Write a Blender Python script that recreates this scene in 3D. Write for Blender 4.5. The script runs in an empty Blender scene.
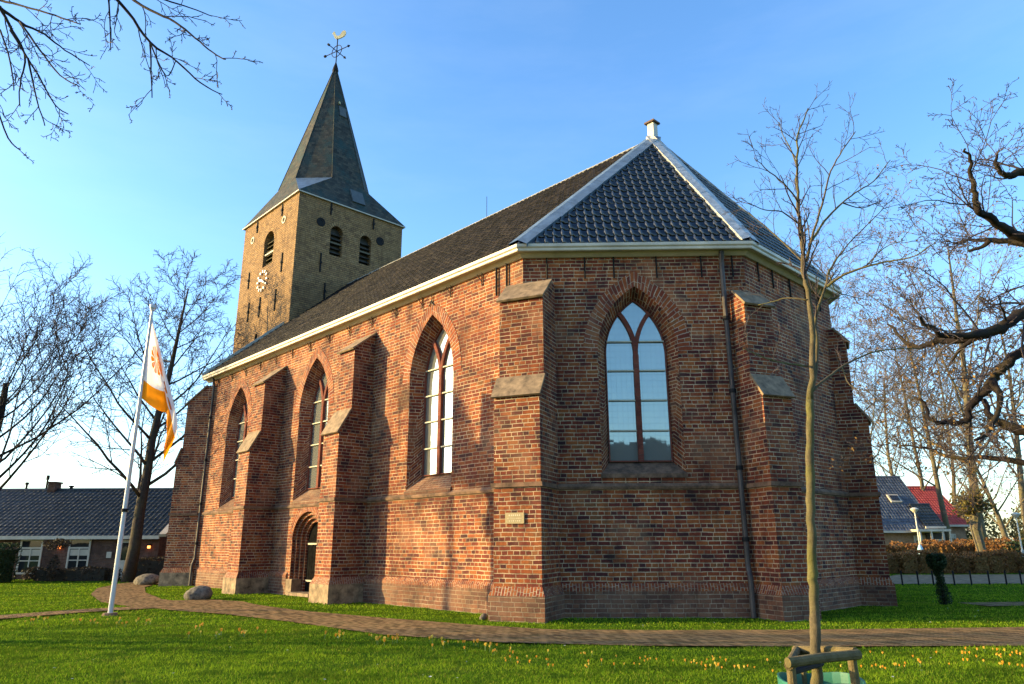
import bpy, bmesh, math, random
import numpy as np
from mathutils import Vector, Matrix
from mathutils.geometry import tessellate_polygon

PI = math.pi
SC = bpy.context.scene
COL = SC.collection

# ------------------------------------------------------------------ camera
F_PX, PITCH, ROLL, EYE = 719.39, 0.27441, -0.00371, 1.6
cam_d = bpy.data.cameras.new('camera')
cam = bpy.data.objects.new('camera', cam_d)
COL.objects.link(cam)
cam_d.sensor_width = 36.0
cam_d.lens = 36.0 * F_PX / 1024.0
cam_d.clip_start = 0.1
cam_d.clip_end = 3000
cam.matrix_world = Matrix.Translation((0, 0, EYE)) @ Matrix.Rotation(PI/2 + PITCH, 4, 'X') @ Matrix.Rotation(ROLL, 4, 'Z')
SC.camera = cam

# ------------------------------------------------------------------ light
SUN_EL = math.radians(13.0)
SUN_H = Vector((-0.9998, 0.016, 0)).normalized()          # horizontal direction towards the sun
SUN_DIR = Vector((SUN_H.x*math.cos(SUN_EL), SUN_H.y*math.cos(SUN_EL), math.sin(SUN_EL)))
world = bpy.data.worlds.new('World')
SC.world = world
world.use_nodes = True
wn = world.node_tree
wn.nodes.clear()
w_out = wn.nodes.new('ShaderNodeOutputWorld')
w_bg = wn.nodes.new('ShaderNodeBackground')
w_sky = wn.nodes.new('ShaderNodeTexSky')
w_sky.sky_type = 'NISHITA'
w_sky.sun_disc = False
w_sky.sun_elevation = SUN_EL
w_sky.sun_rotation = math.atan2(SUN_H.x, SUN_H.y)
w_sky.altitude = 0
w_sky.air_density = 1.0
w_sky.dust_density = 0.9
w_sky.ozone_density = 2.6
w_bg.inputs['Strength'].default_value = 0.15
w_hs = wn.nodes.new('ShaderNodeHueSaturation')
w_hs.inputs['Saturation'].default_value = 1.16
w_hs.inputs['Hue'].default_value = 0.503
wn.links.new(w_sky.outputs[0], w_hs.inputs['Color'])
w_tc = wn.nodes.new('ShaderNodeTexCoord')
w_mp = wn.nodes.new('ShaderNodeMapping'); w_mp.inputs['Scale'].default_value = (1.2, 1.2, 5.0)
w_nz = wn.nodes.new('ShaderNodeTexNoise'); w_nz.inputs['Scale'].default_value = 2.2; w_nz.inputs['Detail'].default_value = 6; w_nz.inputs['Roughness'].default_value = 0.6
w_mr = wn.nodes.new('ShaderNodeMapRange'); w_mr.inputs[1].default_value = 0.45; w_mr.inputs[2].default_value = 0.85; w_mr.inputs[4].default_value = 0.06
w_mx = wn.nodes.new('ShaderNodeMix'); w_mx.data_type = 'RGBA'; w_mx.inputs[7].default_value = (3.2, 3.4, 3.6, 1)
wn.links.new(w_tc.outputs['Generated'], w_mp.inputs[0]); wn.links.new(w_mp.outputs[0], w_nz.inputs['Vector']); wn.links.new(w_nz.outputs[0], w_mr.inputs[0])
wn.links.new(w_mr.outputs[0], w_mx.inputs[0]); wn.links.new(w_hs.outputs[0], w_mx.inputs[6]); wn.links.new(w_mx.outputs[2], w_bg.inputs['Color'])
wn.links.new(w_bg.outputs[0], w_out.inputs['Surface'])

sun_d = bpy.data.lights.new('sun', 'SUN')
sun_d.energy = 3.6
sun_d.angle = math.radians(0.5)
sun_d.color = (1.0, 0.73, 0.31)
sun = bpy.data.objects.new('sun', sun_d)
COL.objects.link(sun)
sun.rotation_euler = SUN_DIR.to_track_quat('Z', 'Y').to_euler()
sun.location = (-30, 0, 40)

SC.view_settings.view_transform = 'Standard'
SC.view_settings.look = 'None'
SC.view_settings.gamma = 1
SC.view_settings.use_curve_mapping = False
SC.view_settings.exposure = 1.78

# ------------------------------------------------------------------ helpers
def at(px, py, Y):
    """world point on the depth plane y=Y that stands at photo position (px,py)"""
    c, s = math.cos(ROLL), math.sin(ROLL)
    X, W = px - 512.0, py - 342.0
    a, b = c*X + s*W, -s*X + c*W
    cx, cy = a/F_PX, -b/F_PX
    d = (cx, math.cos(PITCH) - cy*math.sin(PITCH), math.sin(PITCH) + cy*math.cos(PITCH))
    t = Y/d[1]
    return Vector((d[0]*t, Y, EYE + d[2]*t))

class MB:
    def __init__(self):
        self.v = []; self.f = []; self.uv = []; self.mi = []
    def face(self, pts, uv=None, mi=0):
        n = len(self.v)
        self.v.extend([tuple(p) for p in pts])
        self.f.append(tuple(range(n, n+len(pts))))
        if uv is None:
            a = Vector(pts[0]); b = Vector(pts[1]); c = Vector(pts[2])
            nn = (b-a).cross(c-a)
            if nn.length < 1e-12 and len(pts) > 3:
                nn = (c-a).cross(Vector(pts[3])-a)
            if nn.length > 0: nn.normalize()
            if abs(nn.z) < 0.92:
                t = Vector((-nn.y, nn.x, 0)).normalized()
                up = nn.cross(t)
                if abs(nn.z) < 0.3:
                    uv = [(Vector(p).dot(t), p[2]) for p in pts]
                else:
                    uv = [(Vector(p).dot(t), Vector(p).dot(up)) for p in pts]
            else:
                uv = [(p[0], p[1]) for p in pts]
        self.uv.extend(uv)
        self.mi.append(mi)
    def box(self, o, x, y, z, sx, sy, sz, mi=0):
        """box from corner o along unit axes x,y,z (right-handed) with sizes"""
        o = Vector(o); X = Vector(x)*sx; Y = Vector(y)*sy; Z = Vector(z)*sz
        p = [o, o+X, o+X+Y, o+Y, o+Z, o+X+Z, o+X+Y+Z, o+Y+Z]
        for q in ((0,3,2,1),(4,5,6,7),(0,1,5,4),(1,2,6,5),(2,3,7,6),(3,0,4,7)):
            self.face([p[i] for i in q], mi=mi)
    def abox(self, x0, x1, y0, y1, z0, z1, mi=0):
        self.box((x0,y0,z0),(1,0,0),(0,1,0),(0,0,1),x1-x0,y1-y0,z1-z0,mi)
    def prism(self, poly, o, x, y, n, h, mi=0):
        """2D poly (ccw) in frame o,x,y extruded from -n side 0 to h along n"""
        o = Vector(o); x = Vector(x); y = Vector(y); n = Vector(n)
        a = [o + x*p[0] + y*p[1] for p in poly]
        b = [p + n*h for p in a]
        tris = tessellate_polygon([[Vector((p[0],p[1],0)) for p in poly]])
        for t in tris:
            q = [poly[i] for i in t]
            ar = (q[1][0]-q[0][0])*(q[2][1]-q[0][1])-(q[1][1]-q[0][1])*(q[2][0]-q[0][0])
            t = t if ar > 0 else t[::-1]
            self.face([b[i] for i in t], mi=mi); self.face([a[i] for i in reversed(t)], mi=mi)
        m = len(a)
        for i in range(m):
            j = (i+1) % m
            self.face([a[i], a[j], b[j], b[i]], mi=mi)
    def tube(self, pts, rad, sides=5, cap=True):
        n0 = len(self.v)
        m = len(pts)
        P = [Vector(p) for p in pts]
        ref = None
        for i in range(m):
            d = (P[min(i+1,m-1)] - P[max(i-1,0)])
            if d.length < 1e-9: d = Vector((0,0,1))
            d.normalize()
            if ref is None:
                ref = d.orthogonal().normalized()
            u = (ref - d*ref.dot(d))
            if u.length < 1e-5: u = d.orthogonal()
            u.normalize(); ref = u
            w = d.cross(u)
            r = rad[i] if hasattr(rad, '__len__') else rad
            for k in range(sides):
                a = 2*PI*k/sides
                self.v.append(tuple(P[i] + (u*math.cos(a)+w*math.sin(a))*r))
        L = 0
        for i in range(m-1):
            L2 = L + (P[i+1]-P[i]).length
            for k in range(sides):
                k2 = (k+1) % sides
                self.f.append((n0+i*sides+k, n0+i*sides+k2, n0+(i+1)*sides+k2, n0+(i+1)*sides+k))
                self.uv.extend([(k/sides,L),((k+1)/sides,L),((k+1)/sides,L2),(k/sides,L2)])
                self.mi.append(0)
            L = L2
        if cap:
            for base, rev in ((n0, True), (n0+(m-1)*sides, False)):
                idx = [base+k for k in range(sides)]
                if rev: idx.reverse()
                self.f.append(tuple(idx)); self.uv.extend([(0,0)]*sides); self.mi.append(0)
    def build(self, name, mats, parent=None, smooth=False, kind=None):
        me = bpy.data.meshes.new(name)
        me.from_pydata(self.v, [], self.f)
        if self.uv:
            ul = me.uv_layers.new(name='uv')
            ul.data.foreach_set('uv', np.array(self.uv, dtype=np.float32).ravel())
        if not isinstance(mats, (list, tuple)): mats = [mats]
        for m in mats: me.materials.append(m)
        if len(mats) > 1:
            me.polygons.foreach_set('material_index', np.array(self.mi, dtype=np.int32))
        if smooth:
            me.polygons.foreach_set('use_smooth', np.ones(len(me.polygons), dtype=bool))
        me.update()
        o = bpy.data.objects.new(name, me)
        COL.objects.link(o)
        if parent: o.parent = parent
        if kind: o['kind'] = kind
        return o

def tag(o, label=None, cat=None, group=None, kind=None):
    if label: o['label'] = label
    if cat: o['category'] = cat
    if group: o['group'] = group
    if kind: o['kind'] = kind
    return o
def empty(name, loc=(0,0,0), rz=0.0):
    o = bpy.data.objects.new(name, None)
    o.empty_display_size = 0.3
    COL.objects.link(o)
    o.location = loc
    o.rotation_euler = (0, 0, rz)
    return o

# ------------------------------------------------------------------ materials
class NT:
    def __init__(self, name):
        self.m = bpy.data.materials.new(name)
        self.m.use_nodes = True
        self.t = self.m.node_tree
        self.t.nodes.clear()
        self.out = self.t.nodes.new('ShaderNodeOutputMaterial')
        self.b = self.t.nodes.new('ShaderNodeBsdfPrincipled')
        self.t.links.new(self.b.outputs[0], self.out.inputs[0])
    def n(self, typ, **kw):
        nd = self.t.nodes.new(typ)
        for k, val in kw.items(): setattr(nd, k, val)
        return nd
    def put(self, sock, val):
        if isinstance(val, bpy.types.NodeSocket): self.t.links.new(val, sock)
        elif val is not None:
            if isinstance(val, (tuple, list)) and len(val) == 3 and sock.type == 'RGBA': val = (*val, 1)
            sock.default_value = val
    def math(self, op, a, b=None, c=None, clamp=False):
        nd = self.n('ShaderNodeMath', operation=op, use_clamp=clamp)
        self.put(nd.inputs[0], a)
        if b is not None: self.put(nd.inputs[1], b)
        if c is not None: self.put(nd.inputs[2], c)
        return nd.outputs[0]
    def mix(self, f, a, b, blend='MIX'):
        nd = self.n('ShaderNodeMix', data_type='RGBA', blend_type=blend)
        self.put(nd.inputs[0], f); self.put(nd.inputs[6], a); self.put(nd.inputs[7], b)
        return nd.outputs[2]
    def noise(self, vec, scale, detail=3, rough=0.55, out=0):
        nd = self.n('ShaderNodeTexNoise')
        self.put(nd.inputs['Vector'], vec)
        nd.inputs['Scale'].default_value = scale
        nd.inputs['Detail'].default_value = detail
        nd.inputs['Roughness'].default_value = rough
        return nd.outputs[out]
    def ramp(self, f, stops, interp='LINEAR'):
        nd = self.n('ShaderNodeValToRGB')
        cr = nd.color_ramp
        cr.interpolation = interp
        while len(cr.elements) < len(stops): cr.elements.new(0.5)
        for e, (p, c) in zip(cr.elements, stops):
            e.position = p
            e.color = (*c, 1) if len(c) == 3 else c
        self.put(nd.inputs[0], f)
        return nd.outputs[0]
    def smooth(self, x, a, b):
        nd = self.n('ShaderNodeMapRange', interpolation_type='SMOOTHSTEP')
        self.put(nd.inputs[0], x)
        nd.inputs[1].default_value = a; nd.inputs[2].default_value = b
        return nd.outputs[0]
    def coord(self, k='Object'):
        return self.n('ShaderNodeTexCoord').outputs[k]
    def uvmap(self): return self.coord('UV')
    def xyz(self, v):
        nd = self.n('ShaderNodeSeparateXYZ'); self.put(nd.inputs[0], v); return nd.outputs
    def comb(self, x, y, z=0.0):
        nd = self.n('ShaderNodeCombineXYZ')
        self.put(nd.inputs[0], x); self.put(nd.inputs[1], y); self.put(nd.inputs[2], z)
        return nd.outputs[0]
    def white(self, v, out='Value'):
        nd = self.n('ShaderNodeTexWhiteNoise', noise_dimensions='3D')
        self.put(nd.inputs['Vector'], v)
        return nd.outputs[out]
    def bump(self, h, strength=0.5, dist=0.02):
        nd = self.n('ShaderNodeBump')
        nd.inputs['Strength'].default_value = strength
        nd.inputs['Distance'].default_value = dist
        self.put(nd.inputs['Height'], h)
        self.put(self.b.inputs['Normal'], nd.outputs[0])
    def set(self, color=None, rough=None, metal=None, spec=None):
        if color is not None: self.put(self.b.inputs['Base Color'], color)
        if rough is not None: self.put(self.b.inputs['Roughness'], rough)
        if metal is not None: self.put(self.b.inputs['Metallic'], metal)
        if spec is not None: self.put(self.b.inputs['Specular IOR Level'], spec)
        return self.m

def plain(name, col, rough=0.6, metal=0.0, var=0.15, scale=3.0, spec=0.5):
    t = NT(name)
    nz = t.noise(t.coord(), scale, 5, 0.65)
    lo = tuple(max(0, c*(1-var*1.6)) for c in col); hi = tuple(min(1, c*(1+var)) for c in col)
    c = t.ramp(nz, [(0.3, lo), (0.7, hi)])
    t.bump(nz, 0.15, 0.01)
    return t.set(c, rough, metal, spec)

def brick(name, pal, mortar, bh=0.098, bl=0.285, joint=0.011, lime=0.25, dark=0.5, soldier=False, contrast=1.0, rowvar=True):
    t = NT(name)
    uv = t.uvmap()
    wob = t.noise(uv, 2.2, 3, 0.6, out=1)
    sub = t.n('ShaderNodeVectorMath', operation='SUBTRACT'); t.put(sub.inputs[0], wob); sub.inputs[1].default_value = (0.5,0.5,0.5)
    sc = t.n('ShaderNodeVectorMath', operation='SCALE'); t.put(sc.inputs[0], sub.outputs[0]); sc.inputs['Scale'].default_value = 0.035
    ad = t.n('ShaderNodeVectorMath', operation='ADD'); t.put(ad.inputs[0], uv); t.put(ad.inputs[1], sc.outputs[0])
    s = t.xyz(ad.outputs[0])
    X, Y = (s[1], s[0]) if soldier else (s[0], s[1])
    yr = t.math('DIVIDE', Y, bh)
    row = t.math('FLOOR', yr); fy = t.math('FRACT', yr)
    par = t.math('GREATER_THAN', t.math('FRACT', t.math('MULTIPLY', row, 0.3334)), 0.6)
    rnd = t.white(t.comb(row, 3.7, 1.1))
    # mostly stretcher rows with header rows between, some rows mixed
    L = t.math('MULTIPLY_ADD', par, -0.5*bl*0.96, bl)
    xr = t.math('ADD', t.math('DIVIDE', X, L), t.math('MULTIPLY', rnd, 7.31))
    col = t.math('FLOOR', xr); fx = t.math('FRACT', xr)
    idv = t.comb(col, row, 0.37)
    dx = t.math('MULTIPLY', t.math('MINIMUM', fx, t.math('SUBTRACT', 1.0, fx)), t.math('MULTIPLY', L, 1.45))
    dy = t.math('MULTIPLY', t.math('MINIMUM', fy, t.math('SUBTRACT', 1.0, fy)), bh)
    dm = t.math('MINIMUM', dx, dy)
    fine = t.noise(uv, 22.0, 4, 0.7)
    dm2 = t.math('ADD', dm, t.math('MULTIPLY', t.math('SUBTRACT', fine, 0.5), 0.016))
    mask = t.smooth(dm2, joint*0.45, joint*1.05)
    k = len(pal)
    big = t.noise(uv, 0.55, 4, 0.6)
    mid = t.noise(uv, 1.9, 4, 0.65)
    r1 = t.white(idv)
    sel = t.math('ADD', t.math('MULTIPLY_ADD', r1, 0.66, 0.14), t.math('MULTIPLY', t.math('SUBTRACT', mid, 0.46), 1.3), clamp=True)
    bc = t.ramp(sel, [(i/(k-1), c) for i, c in enumerate(pal)])
    # brick face mottling
    bc = t.mix(t.math('MULTIPLY', t.smooth(fine, 0.42, 0.75), 0.45), bc, tuple(0.45*c for c in pal[1]))
    # lime bloom patches
    lm = t.math('MULTIPLY', t.smooth(t.noise(uv, 1.1, 6, 0.72), 0.56, 0.74), lime)
    bc = t.mix(lm, bc, tuple(min(1, m*0.95) for m in mortar))
    mcol = t.mix(t.smooth(mid, 0.35, 0.65), tuple(c*0.42 for c in mortar), mortar)
    colr = t.mix(mask, mcol, bc)
    # campaigns of building in slightly different brick
    drift = t.noise(uv, 0.23, 3, 0.5)
    colr = t.mix(t.math('MULTIPLY', t.smooth(drift, 0.5, 0.64), 0.35), colr, tuple(0.62*c for c in pal[2]))
    # repaired and paler patches
    rep = t.smooth(t.noise(uv, 0.42, 5, 0.62), 0.50, 0.62)
    colr = t.mix(t.math('MULTIPLY', rep, 0.22), colr, tuple(0.5*a+0.5*b for a, b in zip(mortar, pal[-2])))
    # runs of damp down the wall
    mp = t.n('ShaderNodeMapping'); mp.inputs['Scale'].default_value = (1.7, 0.16, 1.0); t.put(mp.inputs[0], uv)
    run = t.smooth(t.noise(mp.outputs[0], 1.6, 5, 0.65), 0.54, 0.72)
    colr = t.mix(t.math('MULTIPLY', run, 0.6), colr, tuple(c*0.40 for c in pal[1]))
    # old soot and algae stains with their own shapes
    st = t.math('MULTIPLY', t.smooth(big, 0.48, 0.72), dark)
    colr = t.mix(st, colr, tuple(c*0.30 for c in pal[0]))
    hgt = t.math('ADD', mask, t.math('MULTIPLY', fine, 0.55))
    hgt = t.math('ADD', hgt, t.math('MULTIPLY', t.white(t.comb(col, row, 5.2)), 0.35))
    t.bump(hgt, 0.75, 0.012)
    return t.set(colr, 0.88, 0, 0.25)

PAL_RED = [(0.026,0.011,0.014),(0.062,0.016,0.015),(0.145,0.028,0.015),(0.21,0.046,0.016),(0.29,0.084,0.022),(0.15,0.066,0.028)]
M = {}
M['brick'] = brick('church brick', PAL_RED, (0.52,0.40,0.255), joint=0.013, dark=0.7, lime=0.10)
M['plinth'] = brick('plinth brick', [(0.055,0.030,0.024),(0.12,0.052,0.034),(0.18,0.075,0.042),(0.20,0.11,0.06)], (0.34,0.27,0.19), lime=0.4, dark=0.6)
M['soldier'] = brick('soldier course', PAL_RED[1:], (0.40,0.33,0.24), bh=0.075, bl=0.2, soldier=True)
M['tower'] = brick('tower brick', [(0.14,0.080,0.042),(0.24,0.138,0.062),(0.31,0.180,0.074),(0.33,0.205,0.098)], (0.12,0.085,0.05), bh=0.11, bl=0.30, joint=0.02, lime=0.1, dark=0.25)
M['arch'] = brick('arch brick', PAL_RED[1:], (0.46,0.38,0.28), bh=0.095, bl=0.36, lime=0.2)
M['stone'] = plain('sandstone coping', (0.21,0.145,0.085), 0.85, var=0.4, scale=5)
M['plstone'] = plain('tan plinth stone', (0.25,0.175,0.10), 0.9, var=0.5, scale=4)
M['cement'] = plain('weathered cement sill', (0.15,0.085,0.05), 0.9, var=0.5, scale=4)
M['white'] = plain('white paint', (0.50,0.45,0.37), 0.5, var=0.16, scale=2)
M['trim'] = plain('cream painted wood', (0.45,0.40,0.32), 0.5, var=0.12)
M['zinc'] = plain('zinc sheet', (0.12,0.18,0.25), 0.5, 0.3, var=0.25, scale=3)
M['lead'] = plain('pale lead sheet', (0.46,0.46,0.44), 0.5, 0.2, var=0.3, scale=6)
M['iron'] = plain('black iron', (0.012,0.012,0.013), 0.75, 0.0, spec=0.15)
M['pipe'] = plain('dark rusty pipe', (0.055,0.045,0.042), 0.6, 0.2, var=0.5, scale=2)
M['tracery'] = brick('tracery brick', [(0.10,0.03,0.022),(0.17,0.045,0.03),(0.21,0.06,0.035)], (0.17,0.10,0.07), bh=0.12, bl=0.4, joint=0.006, lime=0.1)
M['bar'] = plain('pale glazing bar', (0.36,0.33,0.24), 0.6)
M['louver'] = plain('grey louver wood', (0.045,0.042,0.036), 0.8, var=0.3)
M['louver_s'] = plain('brown louver wood', (0.10,0.085,0.05), 0.8, var=0.3)
M['door'] = plain('dark door planks', (0.010,0.0095,0.009), 0.9, var=0.4, scale=9, spec=0.0)
M['gold'] = plain('gilded metal', (0.62,0.50,0.24), 0.4, 0.6)
M['rust'] = plain('rusty cap', (0.10,0.055,0.035), 0.8, var=0.5, scale=8)
M['plaque'] = plain('sand coloured plaque', (0.36,0.28,0.14), 0.7, var=0.1, scale=20)
M['plaque_hi'] = plain('pale raised lettering', (0.60,0.50,0.33), 0.7)
M['boulder'] = plain('grey boulder', (0.13,0.11,0.08), 0.9, var=0.5, scale=9)
M['pole'] = plain('white flagpole paint', (0.48,0.48,0.50), 0.35, var=0.08)

def mat_glass():
    t = NT('leaded church glass')
    uv = t.uvmap(); s = t.xyz(uv)
    fx = t.math('FRACT', t.math('DIVIDE', s[0], 0.13)); fy = t.math('FRACT', t.math('DIVIDE', s[1], 0.155))
    cx = t.math('FLOOR', t.math('DIVIDE', s[0], 0.13)); cy = t.math('FLOOR', t.math('DIVIDE', s[1], 0.155))
    e = t.math('MINIMUM', t.math('MINIMUM', fx, t.math('SUBTRACT',1.0,fx)), t.math('MINIMUM', fy, t.math('SUBTRACT',1.0,fy)))
    lead = t.smooth(e, 0.02, 0.06)
    rn = t.white(t.comb(cx, cy, 0.5), 'Color')
    # each pane sits a little skew
    nm = t.n('ShaderNodeNormalMap'); nm.space = 'TANGENT'
    nm.inputs['Strength'].default_value = 0.009
    nm.uv_map = 'uv'
    t.put(nm.inputs['Color'], t.mix(0.5, rn, t.noise(uv, 2.5, 2, 0.5, out=1)))
    t.t.nodes.remove(t.b)
    gl = t.n('ShaderNodeBsdfGlossy'); gl.inputs['Roughness'].default_value = 0.03
    gl.inputs['Color'].default_value = (0.66, 0.77, 0.74, 1)
    t.put(gl.inputs['Normal'], nm.outputs[0])
    df = t.n('ShaderNodeBsdfDiffuse'); df.inputs['Color'].default_value = (0.16, 0.165, 0.15, 1)
    ld = t.n('ShaderNodeBsdfDiffuse'); ld.inputs['Color'].default_value = (0.10, 0.105, 0.10, 1)
    fr = t.n('ShaderNodeFresnel'); fr.inputs['IOR'].default_value = 1.9
    fac = t.math('ADD', t.math('MULTIPLY', fr.outputs[0], 0.7), 0.30, clamp=True)
    m1 = t.n('ShaderNodeMixShader'); t.put(m1.inputs[0], fac); t.put(m1.inputs[1], df.outputs[0]); t.put(m1.inputs[2], gl.outputs[0])
    m2 = t.n('ShaderNodeMixShader'); t.put(m2.inputs[0], t.math('ADD', t.math('MULTIPLY', lead, 0.25), 0.75)); t.put(m2.inputs[1], ld.outputs[0]); t.put(m2.inputs[2], m1.outputs[0])
    t.t.links.new(m2.outputs[0], t.out.inputs[0])
    return t.m
M['glass'] = mat_glass()

def mat_house_glass():
    t = NT('house window glass')
    return t.set((0.02,0.022,0.025), 0.05, 0, 0.7)
M['hglass'] = mat_house_glass()

def mat_tile(name, cols, rough, spec=0.5, moss=0.15, coat=0.0, crest_glint=None):
    t = NT(name)
    uv = t.uvmap(); s = t.xyz(uv)
    idv = t.comb(t.math('FLOOR', s[0]), t.math('FLOOR', s[1]), 0.3)
    r = t.white(idv)
    c = t.ramp(r, [(i/(len(cols)-1), cc) for i, cc in enumerate(cols)])
    if crest_glint: c = t.mix(t.math('LESS_THAN', t.math('FRACT', s[0]), 0.4), c, crest_glint)  # sky glint along the tile rolls, painted as a paler colour
    nz = t.noise(t.coord(), 3.0, 6, 0.7)
    c = t.mix(t.math('MULTIPLY', t.smooth(nz, 0.52, 0.72), moss), c, (0.10,0.095,0.075))
    fn = t.noise(t.coord(), 40, 3, 0.6)
    rr = t.math('ADD', rough, t.math('MULTIPLY', t.math('ADD', t.math('MULTIPLY', fn, 0.5), t.white(t.comb(t.math('FLOOR', s[0]), t.math('FLOOR', s[1]), 4.3))), 0.12))
    t.bump(fn, 0.12, 0.01)
    t.put(t.b.inputs['Coat Weight'], coat)
    return t.set(c, rr, 0, spec)
M['tile_blue'] = mat_tile('blue glazed pantile', [(0.004,0.005,0.010),(0.007,0.009,0.015),(0.011,0.013,0.020)], 0.10, 0.6, 0.2, crest_glint=(0.040,0.047,0.056))
M['tile_dark'] = mat_tile('dark weathered pantile', [(0.003,0.003,0.004),(0.007,0.007,0.009),(0.013,0.012,0.014),(0.026,0.021,0.020)], 0.6, 0.10, 0.10)
M['tile_house'] = mat_tile('house roof tile', [(0.010,0.014,0.018),(0.020,0.025,0.03),(0.03,0.033,0.036)], 0.3, 0.5, 0.5)
M['tile_blue2'] = mat_tile('blue grey house tile', [(0.05,0.058,0.085),(0.08,0.09,0.125),(0.12,0.13,0.155)], 0.4, 0.5, 0.3)
M['tile_red'] = mat_tile('red house tile', [(0.40,0.055,0.05),(0.46,0.07,0.06),(0.50,0.09,0.07)], 0.55, 0.3, 0.1)

def mat_slate():
    t = NT('spire slate')
    uv = t.uvmap(); s = t.xyz(uv)
    row = t.math('FLOOR', t.math('DIVIDE', s[1], 0.16)); fy = t.math('FRACT', t.math('DIVIDE', s[1], 0.16))
    xo = t.math('ADD', t.math('DIVIDE', s[0], 0.22), t.math('MULTIPLY', t.math('MODULO', t.math('ABSOLUTE', row), 2.0), 0.5))
    colm = t.math('FLOOR', xo); fx = t.math('FRACT', xo)
    r = t.white(t.comb(colm, row, 0.2))
    c = t.ramp(r, [(0,(0.028,0.029,0.026)),(0.5,(0.048,0.047,0.040)),(1,(0.075,0.068,0.053))])
    big = t.noise(t.coord(), 0.9, 6, 0.7)
    c = t.mix(t.smooth(big, 0.45, 0.68), c, (0.028,0.055,0.055))
    mos = t.noise(t.coord(), 2.4, 6, 0.75)
    c = t.mix(t.math('MULTIPLY', t.smooth(mos, 0.56, 0.72), 0.6), c, (0.13,0.115,0.06))
    edge = t.math('MULTIPLY', t.smooth(fy, 0.0, 0.12), t.smooth(fx, 0.0, 0.07))
    c = t.mix(edge, (0.02,0.022,0.022), c)
    t.bump(t.math('ADD', t.math('MULTIPLY', fy, -1.0), t.math('MULTIPLY', r, 0.4)), 0.5, 0.02)
    return t.set(c, 0.75, 0, 0.12)
M['hatch'] = plain('dull hatch lead', (0.07,0.08,0.085), 0.7)
M['slate'] = mat_slate()

def mat_grass_ground():
    t = NT('lawn soil and grass')
    co = t.coord()
    a = t.noise(co, 0.35, 4, 0.6); b = t.noise(co, 6.0, 6, 0.75); c3 = t.noise(co, 60.0, 3, 0.6)
    c = t.ramp(b, [(0.25,(0.030,0.058,0.005)),(0.5,(0.075,0.13,0.008)),(0.75,(0.14,0.19,0.012))])
    c = t.mix(t.smooth(a, 0.4, 0.65), c, (0.05,0.11,0.012))
    c = t.mix(t.math('MULTIPLY', t.smooth(c3, 0.5, 0.7), 0.5), c, (0.02,0.035,0.006))
    t.bump(t.math('ADD', b, c3), 0.9, 0.05)
    return t.set(c, 0.95, 0, 0.0)
M['lawn'] = mat_grass_ground()

def mat_blade():
    t = NT('grass blade')
    g = t.n('ShaderNodeNewGeometry')
    co = g.outputs['Position']
    r = t.white(t.comb(t.math('FLOOR', t.xyz(t.uvmap())[0]), 0.0, 0.0))
    c = t.ramp(r, [(0,(0.04,0.10,0.006)),(0.45,(0.12,0.235,0.010)),(0.8,(0.21,0.33,0.016)),(1,(0.31,0.29,0.05))])
    mp = t.n('ShaderNodeMapping'); mp.inputs['Scale'].default_value = (0.35, 1.3, 1.0); t.put(mp.inputs[0], co)
    a = t.noise(mp.outputs[0], 0.9, 5, 0.65)
    c = t.mix(t.math('MULTIPLY', t.smooth(a, 0.46, 0.62), 0.75), c, (0.22,0.33,0.016))  # low-sun streaks along x, painted into the blade colour
    c = t.mix(t.math('MULTIPLY', t.smooth(a, 0.48, 0.36), 0.6), c, (0.045,0.085,0.006))  # shaded streaks between the sunlit ones, painted darker
    c2 = t.noise(co, 1.7, 3, 0.6)
    c = t.mix(t.math('MULTIPLY', t.smooth(c2, 0.52, 0.7), 0.7), c, (0.035,0.075,0.008))
    c = t.mix(t.math('MULTIPLY', t.smooth(t.noise(co, 0.9, 5, 0.7), 0.56, 0.7), 0.5), c, (0.17,0.15,0.035))
    tr = t.n('ShaderNodeBsdfTranslucent'); t.put(tr.inputs[0], c)
    mx = t.n('ShaderNodeMixShader'); mx.inputs[0].default_value = 0.35
    t.set(c, 0.85, 0, 0.04)
    t.put(mx.inputs[1], t.b.outputs[0]); t.put(mx.inputs[2], tr.outputs[0])
    t.t.links.new(mx.outputs[0], t.out.inputs[0])
    return t.m
M['blade'] = mat_blade()

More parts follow.
